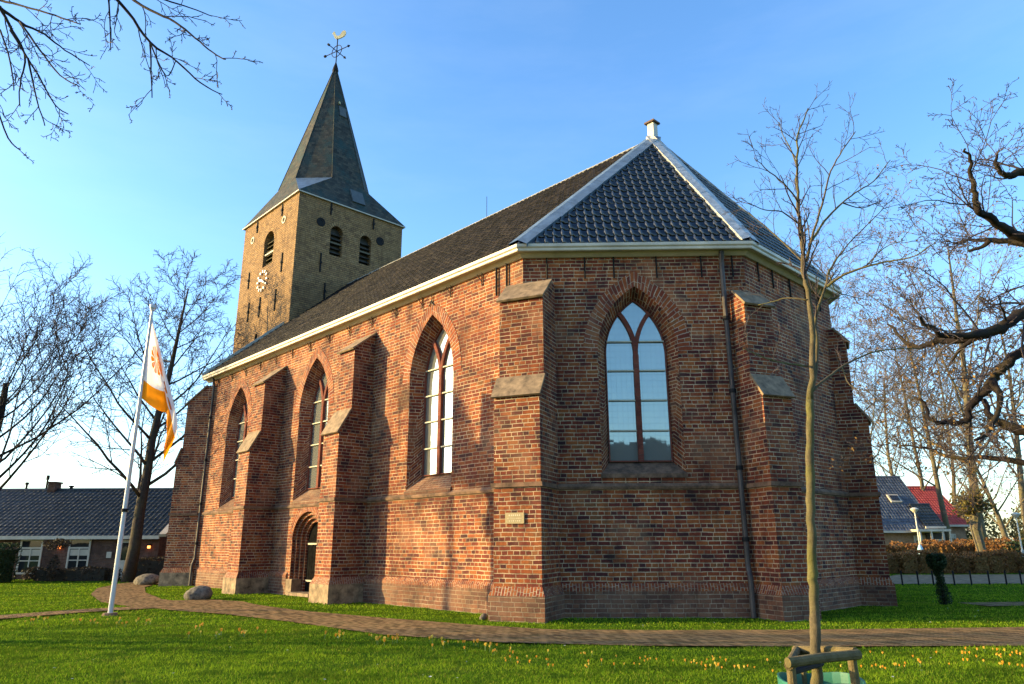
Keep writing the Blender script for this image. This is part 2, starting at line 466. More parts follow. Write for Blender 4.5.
def mat_path():
    t = NT('brick path pavers')
    g = t.n('ShaderNodeNewGeometry'); p = t.xyz(g.outputs['Position'])
    wob = t.noise(g.outputs['Position'], 1.1, 3, 0.6)
    X = t.math('ADD', p[0], t.math('MULTIPLY', wob, 0.06)); Y = t.math('ADD', p[1], t.math('MULTIPLY', wob, 0.05))
    # slanting rows of pavers on edge
    A = t.math('ADD', t.math('MULTIPLY', X, 0.80), t.math('MULTIPLY', Y, 0.60))
    B = t.math('SUBTRACT', t.math('MULTIPLY', Y, 0.80), t.math('MULTIPLY', X, 0.60))
    r0 = t.math('DIVIDE', A, 0.085); row = t.math('FLOOR', r0); fr = t.math('FRACT', r0)
    c0 = t.math('ADD', t.math('DIVIDE', B, 0.22), t.math('MULTIPLY', t.math('MODULO', t.math('ABSOLUTE', row), 2.0), 0.5)); cl = t.math('FLOOR', c0); fc = t.math('FRACT', c0)
    r = t.white(t.comb(row, cl, 0.1))
    c = t.ramp(r, [(0,(0.11,0.068,0.032)),(0.4,(0.20,0.125,0.058)),(0.75,(0.27,0.172,0.08)),(1,(0.32,0.19,0.085))])
    e = t.math('MULTIPLY', t.smooth(fr, 0.0, 0.22), t.smooth(fc, 0.0, 0.08))
    mo = t.noise(g.outputs['Position'], 1.8, 5, 0.7)
    joint = t.mix(t.smooth(mo, 0.48, 0.6), (0.035,0.028,0.02), (0.04,0.055,0.012))
    c = t.mix(e, joint, c)
    c = t.mix(t.math('MULTIPLY', t.smooth(mo, 0.5, 0.72), 0.45), c, (0.05,0.05,0.028))
    t.bump(t.math('ADD', e, t.math('MULTIPLY', r, 0.5)), 0.7, 0.02)
    return t.set(c, 0.95, 0, 0.03)
M['path'] = mat_path()
M['road'] = plain('asphalt', (0.22,0.15,0.085), 0.95, var=0.5, scale=3, spec=0.1)

def mat_bark(name, base, moss, amt):
    t = NT(name)
    co = t.coord()
    n1 = t.noise(co, 9.0, 6, 0.75); n2 = t.noise(co, 1.6, 4, 0.6)
    c = t.ramp(n1, [(0.3, tuple(x*0.45 for x in base)), (0.7, tuple(x*1.3 for x in base))])
    c = t.mix(t.math('MULTIPLY', t.smooth(n2, 0.42, 0.62), amt), c, moss)
    t.bump(n1, 0.8, 0.03)
    return t.set(c, 0.9, 0, 0.2)
M['bark'] = mat_bark('grey brown bark', (0.05,0.038,0.034), (0.08,0.075,0.028), 0.3)
M['bark_dark'] = mat_bark('dark oak bark', (0.018,0.013,0.013), (0.060,0.048,0.016), 0.35)
M['bark_young'] = mat_bark('mossy young bark', (0.11,0.088,0.052), (0.12,0.115,0.03), 0.8)
M['bark_far'] = mat_bark('far pale bark', (0.13,0.105,0.075), (0.14,0.13,0.05), 0.5)
M['twig'] = plain('twig', (0.040,0.028,0.030), 0.8, var=0.3)
M['twig_pale'] = plain('pale twig', (0.12,0.085,0.06), 0.8, var=0.3)
M['stake'] = mat_bark('mossy stake wood', (0.15,0.115,0.055), (0.10,0.115,0.025), 0.6)
M['tub'] = plain('green plastic ring', (0.03,0.15,0.115), 0.35, var=0.12)

def mat_leaf(name, cols, trans=0.25, rough=0.7):
    t = NT(name)
    r = t.white(t.comb(t.math('FLOOR', t.xyz(t.uvmap())[0]), 0.0, 0.0))
    c = t.ramp(r, [(i/(len(cols)-1), cc) for i, cc in enumerate(cols)])
    tr = t.n('ShaderNodeBsdfTranslucent'); t.put(tr.inputs[0], c)
    mx = t.n('ShaderNodeMixShader'); mx.inputs[0].default_value = trans
    t.set(c, rough, 0, 0.25)
    t.put(mx.inputs[1], t.b.outputs[0]); t.put(mx.inputs[2], tr.outputs[0])
    t.t.links.new(mx.outputs[0], t.out.inputs[0])
    return t.m
M['beech'] = mat_leaf('dry beech leaf', [(0.10,0.045,0.018),(0.20,0.085,0.025),(0.30,0.14,0.04),(0.16,0.10,0.03)])
M['oakleaf'] = mat_leaf('withered oak leaf', [(0.13,0.07,0.025),(0.22,0.12,0.04),(0.30,0.19,0.06)], 0.4)
M['evergreen'] = mat_leaf('dark evergreen leaf', [(0.010,0.022,0.008),(0.018,0.038,0.012),(0.035,0.06,0.018)])
M['hedge_dark'] = mat_leaf('dark bare hedge', [(0.022,0.020,0.014),(0.04,0.032,0.022),(0.06,0.045,0.03)])
M['scrub'] = mat_leaf('olive scrub', [(0.05,0.055,0.02),(0.09,0.085,0.03),(0.12,0.10,0.04)])
M['ivy'] = mat_leaf('yellow green tuft', [(0.10,0.08,0.02),(0.17,0.13,0.03),(0.10,0.10,0.02)])
M['crocus'] = plain('orange crocus petal', (0.80,0.36,0.02), 0.5, var=0.1)
M['crocus_pale'] = plain('yellow crocus petal', (0.80,0.55,0.06), 0.5, var=0.1)
M['stem'] = plain('flower stem', (0.08,0.16,0.03), 0.6)
M['daisy'] = plain('white petal', (0.75,0.75,0.72), 0.5)
M['hbrick'] = brick('house brick', [(0.06,0.030,0.022),(0.11,0.05,0.035),(0.15,0.07,0.045)], (0.15,0.12,0.10), bh=0.07, bl=0.22, lime=0.05)
M['hbrick2'] = brick('pale house brick', [(0.26,0.15,0.09),(0.33,0.20,0.12),(0.38,0.25,0.16)], (0.36,0.28,0.20), bh=0.07, bl=0.22, lime=0.05)
t_ = NT('lit lamp glass'); t_.set((0.9,0.3,0.08), 0.4)
t_.b.inputs['Emission Color'].default_value = (1.0,0.28,0.06,1); t_.b.inputs['Emission Strength'].default_value = 2.0
M['lamp'] = t_.m
M['lamp_post'] = plain('pale painted lamp post', (0.62,0.60,0.50), 0.5, var=0.1)
M['blue_paint'] = plain('pale blue paint', (0.30,0.52,0.66), 0.5)

# ------------------------------------------------------------------ ground, paths, road
def ground_h(x, y):
    x = np.asarray(x, dtype=float); y = np.asarray(y, dtype=float)
    h = (0.40*np.sin(x*1.9+1.3*np.sin(y*1.1)+0.4)*np.sin(y*2.3+0.8*np.sin(x*0.9))
         +0.30*np.sin(x*4.1+2.0*np.sin(y*2.7+1.0))*np.cos(y*3.7+1.7*np.sin(x*2.1))
         +0.22*np.sin(x*8.3+1.5*np.sin(y*5.1))*np.sin(y*7.9+1.2*np.sin(x*4.7))
         +0.16*np.sin(x*13.1+2.0*np.sin(y*9.0))*np.sin(y*15.3+1.1*np.sin(x*8.0)))
    return -0.014 + 0.020*h
def axis_(lo, hi, step, far0, far1):
    c = list(np.arange(lo, hi+1e-6, step)); st = step; v = c[-1]
    while v < far1: st *= 1.35; v += st; c.append(min(v, far1))
    st = step; v = c[0]; pre = []
    while v > far0: st *= 1.35; v -= st; pre.append(max(v, far0))
    return np.array(pre[::-1]+c)
GX = axis_(-24, 24, 0.14, -900, 900); GY = axis_(6, 42, 0.14, -500, 1500)
gx, gy = np.meshgrid(GX, GY)
gz = ground_h(gx, gy)
nx_, ny_ = len(GX), len(GY)
gv = np.stack([gx, gy, gz], -1).reshape(-1, 3)
gi = (np.arange(ny_-1)[:, None]*nx_+np.arange(nx_-1)[None, :]).ravel()
gq = np.stack([gi, gi+1, gi+1+nx_, gi+nx_], 1)
gme = bpy.data.meshes.new('ground')
gme.vertices.add(len(gv)); gme.vertices.foreach_set('co', gv.astype(np.float32).ravel())
gme.loops.add(gq.size); gme.loops.foreach_set('vertex_index', gq.astype(np.int32).ravel())
gme.polygons.add(len(gq)); gme.polygons.foreach_set('loop_start', (np.arange(len(gq))*4).astype(np.int32))
gme.polygons.foreach_set('use_smooth', np.ones(len(gq), dtype=bool))
gme.update(calc_edges=True); gme.materials.append(M['lawn'])
go_ = bpy.data.objects.new('ground', gme); COL.objects.link(go_); go_['kind'] = 'structure'
MAIN = [(22,12.0),(12,12.30),(8.21,12.45),(4.6,12.45),(2.07,12.62),(-0.22,13.1),(-2.46,14.3),(-4.84,16.66),(-7.0,18.55),(-8.7,19.6),
        (-9.9,20.6),(-10.7,21.8),(-10.3,23.1),(-9.2,23.4),(-8.0,22.6),(-7.2,21.4),(-5.5,19.5),(-3.03,17.5),(-0.89,15.95),(0.72,15.0),(3.0,14.8),(5.51,14.8),(10.07,15.1),(22,15.3)]
def strip(cl, w):
    n = len(cl); Lf = []; Rt = []
    for i in range(n):
        a = Vector(cl[max(i-1,0)]); b = Vector(cl[min(i+1,n-1)])
        d = (b-a).normalized(); nn = Vector((-d.y,d.x))
        Lf.append(Vector(cl[i])+nn*w/2); Rt.append(Vector(cl[i])-nn*w/2)
    return [tuple(p) for p in Lf] + [tuple(p) for p in reversed(Rt)]
LOOP = strip([(-9.3,20.9),(-11.6,23.2),(-13.8,26.6),(-15.6,30.2),(-16.5,33.5),(-17.0,37.5)], 1.7)
SPUR = strip([(-9.6,20.8),(-11.0,19.6),(-12.2,17.6),(-14.0,15.2),(-17,12)], 1.0)
SIDE = strip([(12.4,20.6),(14.1,20.8),(18,21.2),(26,22.5)], 1.2)
def flat(name, poly, z, mat):
    m = MB()
    for t in tessellate_polygon([[Vector((p[0],p[1],0)) for p in poly]]):
        q = [poly[i] for i in t]
        ar = (q[1][0]-q[0][0])*(q[2][1]-q[0][1])-(q[1][1]-q[0][1])*(q[2][0]-q[0][0])
        if ar < 0: q = q[::-1]
        m.face([(p[0],p[1],z) for p in q])
    return m.build(name, mat, kind='structure')
flat('brick_path', MAIN, 0.009, M['path'])
flat('churchyard_path', LOOP, 0.005, M['path'])
flat('side_path', SPUR, 0.013, M['path'])
flat('gravel_path', SIDE, 0.005, M['path'])
ROAD = [(14,30.8),(70,30.8),(70,39.5),(20,39.5)]
flat('road', ROAD, 0.006, M['road'])

# ------------------------------------------------------------------ church
CH_O = Vector((5.15401306, 21.95340706, 0))
CH_N = Vector((-0.69180461, 0.72208475, 0)); CH_L = Vector((-0.72208475, -0.69180461, 0))
church = empty('church', CH_O, math.atan2(CH_N.y, CH_N.x))
tag(church, 'old red brick village church with slate capped tower and polygonal choir', 'church')
W = [(20.3,6.6),(0.14,6.6),(-3.9,2.57),(-3.9,-2.57),(0.14,-6.6),(20.3,-6.6)]
WALL_H = 8.86
UPV = Vector((0,0,1))
def seg_frame(i):
    a = Vector((*W[i],0)); b = Vector((*W[i+1],0)); d = (b-a).normalized()
    return a, d, Vector((d.y,-d.x,0)), (b-a).length      # origin, along, outward, length
def offset_poly(pts, off, closed=False):
    out = []
    n = len(pts)
    for i in range(n):
        p = Vector(pts[i])
        ns = []
        if i > 0: d = (Vector(pts[i])-Vector(pts[i-1])).normalized(); ns.append(Vector((d.y,-d.x)))
        if i < n-1: d = (Vector(pts[i+1])-Vector(pts[i])).normalized(); ns.append(Vector((d.y,-d.x)))
        if len(ns) == 1: q = p + ns[0]*off
        else:
            m = (ns[0]+ns[1]).normalized(); q = p + m*(off/m.dot(ns[0]))
        out.append(q)
    return out
def sweep(mb, pts, profile, closed_profile=True):
    rings = [offset_poly(pts, o) for o, z in profile]
    k = len(profile); n = len(pts)
    for i in range(n-1):
        rng = range(k) if closed_profile else range(k-1)
        for j in rng:
            j2 = (j+1) % k
            a = rings[j][i]; b = rings[j][i+1]; c = rings[j2][i+1]; d = rings[j2][i]
            mb.face([(a.x,a.y,profile[j][1]),(b.x,b.y,profile[j][1]),(c.x,c.y,profile[j2][1]),(d.x,d.y,profile[j2][1])])
    for i, rev in ((0, False),(n-1, True)):
        q = [(rings[j][i].x, rings[j][i].y, profile[j][1]) for j in range(k)]
        mb.face(q[::-1] if rev else q)

def pointed(c, hw, sill, spring, apex, n=14):
    rise = apex - spring
    R = (rise*rise + hw*hw)/(2*hw)
    tm = math.asin(min(1, rise/R)) if R > rise else PI/2
    pts = [(c-hw, sill), (c+hw, sill)]
    arc = [(c+hw-R+R*math.cos(tm*i/n), spring+R*math.sin(tm*i/n)) for i in range(n+1)]
    pts += arc
    pts += [(2*c-x, z) for x, z in reversed(arc[:-1])]
    return pts            # ccw: sill left, sill right, up right side, apex, down left side
def rounded(c, hw, sill, spring, rise, n=10):
    arc = [(c+hw*math.cos(PI/2*i/n), spring+rise*math.sin(PI/2*i/n)) for i in range(n+1)]
    return [(c-hw,sill),(c+hw,sill)] + arc + [(2*c-x,z) for x,z in reversed(arc[:-1])]
def panel(mb, o, d, up, poly, holes, uoff=0.0):
    """planar panel (poly ccw seen from outside needs d pointing right seen from outside)"""
    rings = [[Vector((x,z,0)) for x,z in poly]] + [[Vector((x,z,0)) for x,z in h] for h in holes]
    flatp = [p for r in rings for p in r]
    for t in tessellate_polygon(rings):
        q = [flatp[i] for i in t]
        ar = (q[1].x-q[0].x)*(q[2].y-q[0].y)-(q[1].y-q[0].y)*(q[2].x-q[0].x)
        if abs(ar) < 1e-9: continue
        if ar < 0: q = q[::-1]
        mb.face([o + d*p.x + up*p.y for p in q], uv=[(p.x+uoff, p.y) for p in q])
def loft(mb, o, d, up, inn, p0, d0, p1, d1, skip_sill=True, uvs=True, mi=0):
    """reveal between outline p0 at depth d0 and p1 at depth d1 (same count)"""
    n = len(p0); L = 0
    for i in range(n):
        j = (i+1) % n
        l = math.hypot(p0[j][0]-p0[i][0], p0[j][1]-p0[i][1])
        if not (skip_sill and i == 0):
            a = o+d*p0[i][0]+up*p0[i][1]+inn*d0; b = o+d*p0[j][0]+up*p0[j][1]+inn*d0
            c = o+d*p1[j][0]+up*p1[j][1]+inn*d1; e = o+d*p1[i][0]+up*p1[i][1]+inn*d1
            dd = d1-d0
            mb.face([b,a,e,c], uv=[(0,L+l),(0,L),(dd,L),(dd,L+l)], mi=mi)
        L += l

# the frame of a wall seen from outside: x to the viewer's right
def wall_frame(i):
    a, d, out, L = seg_frame(i)
    # seen from outside, travel direction d runs to the viewer's right when out = d x up
    return a, d, out, L
S_O, S_D, S_OUT, S_L = wall_frame(0)      # nave south, x=0 at west end
F_O, F_D, F_OUT, F_L = wall_frame(1)
def su(u): return 20.3-u                   # church u -> distance along south wall

class Win: pass
def make_window(o, d, out, c, hw, sill, spring, apex, ihw, isill, iapex, depth, cstr):
    w = Win()
    w.outer = pointed(c, hw, sill, spring, apex)
    w.inner = pointed(c, ihw, isill, spring, iapex)
    inn = -out
    # splayed reveal in brick
    rv = MB(); loft(rv, o, d, UPV, inn, w.outer, 0.0, w.inner, depth); rv.build('window_reveal', M['brick'], church)
    # arch of radial bricks, slightly proud
    ring = MB(); n = len(w.outer); ob = pointed(c, hw+0.36, sill, spring, apex+0.40)
    L = 0
    for i in range(2, n-1):
        p, q, r, s = w.outer[i], w.outer[i+1], ob[i+1], ob[i]
        l = math.hypot(q[0]-p[0], q[1]-p[1]); off = out*0.012
        P = [o+d*x+UPV*z+off for x,z in (p,s,r,q)]
        ring.face([P[0],P[1],P[2],P[3]], uv=[(0,L),(0.36,L),(0.36,L+l),(0,L+l)])
        P2 = [o+d*p[0]+UPV*p[1], o+d*p[0]+UPV*p[1]+off, o+d*q[0]+UPV*q[1]+off, o+d*q[0]+UPV*q[1]]
        ring.face(P2, uv=[(0,L),(0.02,L),(0.02,L+l),(0,L+l)])
        P3 = [o+d*s[0]+UPV*s[1]+off, o+d*s[0]+UPV*s[1], o+d*r[0]+UPV*r[1], o+d*r[0]+UPV*r[1]+off]
        ring.face(P3, uv=[(0,L),(0.02,L),(0.02,L+l),(0,L+l)])
        L += l
    ring.build('window_arch', M['arch'], church)
    # sloping sill
    sl = MB()
    a0, a1 = w.outer[0], w.outer[1]; b0, b1 = w.inner[0], w.inner[1]
    A = o+d*(a0[0]-0.03)+UPV*(a0[1]-0.02)+out*0.05; B = o+d*(a1[0]+0.03)+UPV*(a1[1]-0.02)+out*0.05
    C = o+d*b1[0]+UPV*b1[1]+inn*(depth+0.02); D = o+d*b0[0]+UPV*b0[1]+inn*(depth+0.02)
    sl.face([A,B,C,D])
    dn = UPV*-0.10
    sl.face([A+dn,B+dn,B,A]); sl.face([B+dn,o+d*(a1[0]+0.03)+UPV*(a1[1]-0.12),o+d*(a1[0]+0.03)+UPV*a1[1],B]); sl.face([o+d*(a0[0]-0.03)+UPV*(a0[1]-0.12),A+dn,A,o+d*(a0[0]-0.03)+UPV*a0[1]])
    sl.build('window_sill', M[cstr], church)
    # tracery frame
    fr = MB()
    fd = depth-0.06
    ins = pointed(c, ihw-0.03, isill+0.03, spring, iapex-0.045)
    for i in range(len(ins)):
        j = (i+1) % len(ins)
        P = [o+d*x+UPV*z+inn*fd for x,z in (w.inner[i],w.inner[j],ins[j],ins[i])]
        fr.face(P)
        P = [o+d*ins[i][0]+UPV*ins[i][1]+inn*fd, o+d*ins[j][0]+UPV*ins[j][1]+inn*fd, o+d*ins[j][0]+UPV*ins[j][1]+inn*(depth+.02), o+d*ins[i][0]+UPV*ins[i][1]+inn*(depth+.02)]
        fr.face(P)
    rise = iapex-spring; R = (rise*rise+ihw*ihw)/(2*ihw)
    def bar(pts, w2, f0, f1):
        m = len(pts); Lb = 0
        for i in range(m-1):
            def nrm(k):
                a = pts[max(k-1,0)]; b = pts[min(k+1,m-1)]
                l = math.hypot(b[0]-a[0], b[1]-a[1]); return (-(b[1]-a[1])/l, (b[0]-a[0])/l)
            n0, n1 = nrm(i), nrm(i+1); p, q = pts[i], pts[i+1]
            l0 = (p[0]+n0[0]*w2, p[1]+n0[1]*w2); r0 = (p[0]-n0[0]*w2, p[1]-n0[1]*w2)
            l1 = (q[0]+n1[0]*w2, q[1]+n1[1]*w2); r1 = (q[0]-n1[0]*w2, q[1]-n1[1]*w2)
            T = lambda x, dep: o+d*x[0]+UPV*x[1]+inn*dep
            fr.face([T(r0,f0),T(r1,f0),T(l1,f0),T(l0,f0)])
            fr.face([T(r0,f1),T(r1,f1),T(r1,f0),T(r0,f0)])
            fr.face([T(l0,f0),T(l1,f0),T(l1,f1),T(l0,f1)])
    bar([(c,isill),(c,spring*0.5+isill*0.5),(c,spring)], 0.065, fd-0.03, depth+.02)
    ct = min(1,(2*R-ihw)/(2*R)); te = math.acos(ct)
    for sgn in (1,-1):
        bar([(c+sgn*(R-R*math.cos(te*k/8)), spring+R*math.sin(te*k/8)) for k in range(9)], 0.055, fd-0.02+0.004*sgn, depth+.02)
    frame = fr.build('window_frame', M['tracery'], church)
    gm = MB(); panel(gm, o+inn*depth, d, UPV, w.inner, [], 0.0)
    gm.build('glass_pane', M['glass'], frame)
    for k in range(4):
        z = isill + (spring+0.35-isill)*(k+1)/4.0 - 0.0
        b_ = MB(); hwz = ihw-0.05
        for s0, s1 in ((c-hwz, c-0.065),(c+0.065, c+hwz)):
            b_.box(o+d*s0+UPV*(z-0.018)+inn*(depth-0.035), d, out, UPV, s1-s0, 0.03, 0.036)
        b_.build('glazing_bar', M['bar'], frame)
    return w.outer

holes_s = []
for uc, spn, apx in ((3.95,6.25,8.15),(10.72,6.25,8.12),(17.1,6.25,8.05)):
    holes_s.append(make_window(S_O, S_D, S_OUT, su(uc), 1.02, 3.08, spn, apx, 0.78, 3.50, apx-0.28, 0.42, 'plinth'))
hole_f = make_window(F_O, F_D, F_OUT, 2.86, 1.0, 3.24, 6.25, 7.98, 0.78, 3.54, 7.74, 0.40, 'cement')

# door portal: stepped round arch
DC = su(10.55)
orders = [rounded(DC, 1.0-0.12*k, 0.02, 1.78, 0.92-0.11*k) for k in range(4)]
wl = MB()
panel(wl, S_O, S_D, UPV, [(0,0),(S_L,0),(S_L,WALL_H),(0,WALL_H)], holes_s+[orders[0]])
panel(wl, F_O, F_D, UPV, [(0,0),(F_L,0),(F_L,WALL_H),(0,WALL_H)], [hole_f])
for i in (2,3,4):
    o_, d_, out_, L_ = wall_frame(i)
    panel(wl, o_, d_, UPV, [(0,0),(L_,0),(L_,WALL_H),(0,WALL_H)], [])
# west gable
wl.face([(20.3,-6.6,0),(20.3,6.6,0),(20.3,6.6,8.86),(20.3,0,14.8),(20.3,-6.6,8.86)])
wl.build('wall', M['brick'], church)
pt = MB()
for k in range(3):
    dep0 = 0.11*k; dep1 = 0.11*(k+1)
    loft(pt, S_O, S_D, UPV, -S_OUT, orders[k], dep0, orders[k], dep1, skip_sill=False)
    a, b = orders[k], orders[k+1]
    for i in range(len(a)):
        j = (i+1) % len(a)
        P = [S_O+S_D*x+UPV*z-S_OUT*dep1 for x,z in (a[i],a[j],b[j],b[i])]
        pt.face(P)
loft(pt, S_O, S_D, UPV, -S_OUT, orders[3], 0.33, orders[3], 0.44, skip_sill=False)
portal = pt.build('door_portal', M['brick'], church)
ob = rounded(DC, 1.22, 0.02, 1.78, 1.14)
ring = MB(); L = 0
for i in range(2, len(ob)-1):
    p, q, r, s = orders[0][i], orders[0][i+1], ob[i+1], ob[i]
    l = math.hypot(q[0]-p[0], q[1]-p[1])
    ring.face([S_O+S_D*x+UPV*z+S_OUT*0.012 for x,z in (p,s,r,q)], uv=[(0,L),(0.24,L),(0.24,L+l),(0,L+l)])
    ring.face([S_O+S_D*s[0]+UPV*s[1]+S_OUT*0.012, S_O+S_D*s[0]+UPV*s[1], S_O+S_D*r[0]+UPV*r[1], S_O+S_D*r[0]+UPV*r[1]+S_OUT*0.012])
    L += l
ring.build('door_arch', M['arch'], church)
dm = MB(); panel(dm, S_O-S_OUT*0.42, S_D, UPV, orders[3], [])
for k in range(7):
    x = DC-0.62+k*0.178
    dm.box(S_O+S_D*x+UPV*0.1-S_OUT*0.42, S_D, S_OUT, UPV, 0.168, 0.018, 1.75)
door = dm.build('door', M['door'], church)
for z in (0.42, 1.62):
    h = MB(); h.box(S_O+S_D*(DC-0.6)+UPV*z-S_OUT*0.40, S_D, S_OUT, UPV, 1.1, 0.02, 0.055); h.build('strap_hinge', M['bar'], door)
h = MB(); h.tube([S_O+S_D*(DC+0.38)+UPV*1.05-S_OUT*0.40, S_O+S_D*(DC+0.38)+UPV*1.05-S_OUT*0.34],0.035,8); h.build('door_handle', M['iron'], door)
stp = MB(); stp.box(S_O+S_D*(DC-0.75)+UPV*0.0-S_OUT*0.38, S_D, S_OUT, UPV, 1.5, 0.60, 0.10); stp.build('door_step', M['stone'], church)
for s_ in (-1,1):
    bs = MB(); bs.box(S_O+S_D*(DC+s_*0.93-0.20)+UPV*0.0-S_OUT*0.30, S_D, S_OUT, UPV, 0.40, 0.36, 0.50); bs.build('portal_base', M['stone'], church)

# plinth and string course (kept clear of the door)
def runs():
    dl, dr = su(10.55)-1.16, su(10.55)+1.16
    a = [W[0], (20.3-dl, 6.6)]
    b = [(20.3-dr, 6.6)] + W[1:]
    return a, b
pl = MB(); sd = MB()
for r_ in runs():
    sweep(pl, r_, [(-0.05,-0.3),(0.055,-0.3),(0.055,0.56),(-0.05,0.56)])
    sweep(sd, r_, [(-0.05,0.56),(0.059,0.56),(0.052,0.64),(0.0,0.73),(-0.05,0.73)])
pl.build('plinth', M['plinth'], church)
sd.build('plinth_course', M['soldier'], church)
sc_ = MB(); sweep(sc_, W, [(-0.05,2.84),(0.05,2.86),(0.07,2.92),(0.0,3.0),(-0.05,3.0)])
sc_.build('string_course', M['cement'], church)

# buttresses
def buttress(base, b, lo, up, c, hw, z1o, z1i, z2o, z2i, plz=0.66, capmat='stone', stone_base=False):
    base = Vector((*base,0)); b = Vector((*b,0)).normalized(); s = Vector((-b.y,b.x,0))
    o = base + s*(c-hw)
    prof = [(-0.5,0),(lo,0),(lo,z1o),(up,z1i),(up,z2o),(0.0,z2i),(-0.5,z2i)]
    m = MB()
    a = [o+b*x+UPV*z for x,z in prof]; e = [p+s*2*hw for p in a]
    # sides
    for side, pts in ((0,a),(1,e)):
        for q in (((0,1,2,3),(0,3,4,5),(0,5,6))):
            P = [pts[i] for i in q]
            if side == 0: P = P  # facing -s
            else: P = P[::-1]
            m.face(P, uv=[((p-base).dot(b)*(1 if side else -1), p.z) for p in P])
    for i in (1,2,3,4):
        P = [a[i], e[i], e[i+1], a[i+1]]
        m.face(P, uv=[((p-base).dot(s)+0.07, p.z) for p in P])
    bt = m.build('buttress', M['brick'], church)
    # coping slabs on both slopes
    for (x0,z0,x1,z1) in ((lo,z1o,up,z1i),(up,z2o,-0.02,z2i)):
        dv = Vector((x1-x0, z1-z0)); l = dv.length; dv /= l
        cp = MB()
        st = o + b*(x0-dv.x*0.10) + UPV*(z0-dv.y*0.10) - s*0.05
        al = b*dv.x + UPV*dv.y
        nn = s.cross(al) ; nn = nn if nn.z > 0 else -nn
        cp.box(st + nn*0.0, s, al, s.cross(al), 2*hw+0.10, l+0.10, 0.055 if s.cross(al).z > 0 else -0.055)
        cp.build('coping', M[capmat], bt)
    p = MB(); pw = 0.09
    oo = base + s*(c-hw-pw) - b*0.3
    p.box(oo - UPV*0.3, b, s, UPV, lo+0.3+pw, 2*(hw+pw), plz-0.14+0.3)
    p.build('buttress_plinth', M['plstone' if stone_base else 'plinth'], bt)
    q = MB()
    z0 = plz-0.14
    A = [oo+UPV*z0, oo+b*(lo+0.3+pw)+UPV*z0, oo+b*(lo+0.3+pw)+s*2*(hw+pw)+UPV*z0, oo+s*2*(hw+pw)+UPV*z0]
    o2 = base+s*(c-hw)-b*0.3; z1 = plz+0.05
    Bq = [o2+UPV*z1, o2+b*(lo+0.3)+UPV*z1, o2+b*(lo+0.3)+s*2*hw+UPV*z1, o2+s*2*hw+UPV*z1]
    for i in range(4):
        j = (i+1)%4
        q.face([A[i],A[j],Bq[j],Bq[i]])
    q.build('buttress_course', M['soldier'], bt)
    st = MB(); e2 = 0.055
    oo = base + s*(c-hw-e2) - b*0.2
    st.box(oo+UPV*2.86, b, s, UPV, lo+0.2+e2, 2*(hw+e2), 0.10)
    st.build('buttress_string', M['cement'], bt)
    return bt
r2 = math.sqrt(0.5)
buttress(W[1], (-math.sin(PI/8), math.cos(PI/8)), 0.86, 0.56, 0.17, 0.58, 5.02, 5.48, 7.50, 8.05)
buttress(W[2], (-math.cos(PI/8), math.sin(PI/8)), 0.70, 0.36, 0.0, 0.42, 5.0, 5.5, 7.35, 7.75)
buttress(W[3], (-math.cos(PI/8), -math.sin(PI/8)), 0.62, 0.32, 0.0, 0.42, 5.0, 5.45, 7.35, 7.75)
buttress(W[4], (-math.sin(PI/8), -math.cos(PI/8)), 0.86, 0.56, 0.0, 0.58, 5.02, 5.48, 7.50, 8.05)
buttress((7.40,6.6), (0,1), 1.12, 0.74, 0.0, 0.45, 4.95, 5.62, 7.6, 8.2, stone_base=True)
buttress((13.50,6.6), (0,1), 1.15, 0.80, 0.0, 0.45, 4.95, 5.62, 7.5, 8.2, stone_base=True)
buttress((20.3,6.6), (r2,r2), 1.0, 0.80, 0.0, 0.45, 5.15, 5.72, 7.7, 8.5, stone_base=True)
buttress((20.3,-6.6), (r2,-r2), 1.0, 0.80, 0.0, 0.45, 5.15, 5.72, 7.7, 8.5, stone_base=True)
for u_ in (7.4, 13.5):
    buttress((u_,-6.6), (0,-1), 1.12, 0.76, 0.0, 0.45, 4.95, 5.62, 7.6, 8.2, stone_base=True)

# eaves: gutter box, soffit
EAVE = 0.334
WG = [(20.62,6.6)] + W[1:5] + [(20.62,-6.6)]
gt = MB(); sweep(gt, WG, [(0.20,8.86),(EAVE-0.015,8.86),(EAVE,8.88),(EAVE+0.005,8.93),(EAVE+0.045,8.965),(EAVE+0.05,9.04),(EAVE-0.02,9.04),(0.20,9.0)])
gt.build('gutter', M['white'], church)
so = MB(); sweep(so, WG, [(-0.02,8.78),(0.06,8.78),(0.20,8.87),(0.20,8.93),(-0.02,8.93)])
so.build('soffit', M['trim'], church)
def bracket(o, d, out, x, z=8.78, long=0.32):
    b = MB()
    P = o+d*x
    b.tube([P+UPV*(z-long)+out*0.03, P+UPV*z+out*0.03],0.016,4)
    b.tube([P+UPV*(z-long*0.7)+out*0.03, P+d*0.08+UPV*(z-0.05)+out*0.10, P+d*0.10+UPV*z+out*0.12],0.012,4)
    b.tube([P+UPV*(z-long*0.7)+out*0.03, P-d*0.08+UPV*(z-0.05)+out*0.10, P-d*0.10+UPV*z+out*0.12],0.012,4)
    b.build('gutter_bracket', M['iron'], church)
x = 0.9
while x < S_L-0.3:
    bracket(S_O,S_D,S_OUT,x); x += 1.36
for x in (0.62,1.6,2.35,3.45,4.6,5.4): 
    b = MB(); b.tube([F_O+F_D*x+UPV*8.20+F_OUT*0.03, F_O+F_D*x+UPV*8.80+F_OUT*0.03],0.022,5); b.build('wall_anchor', M['iron'], church)
o3,d3,out3,L3 = wall_frame(2)
for x in (0.7,1.5,2.5,3.5,4.4):
    b = MB(); b.tube([o3+d3*x+UPV*8.25+out3*0.03, o3+d3*x+UPV*8.80+out3*0.03],0.022,5); b.build('wall_anchor', M['iron'], church)
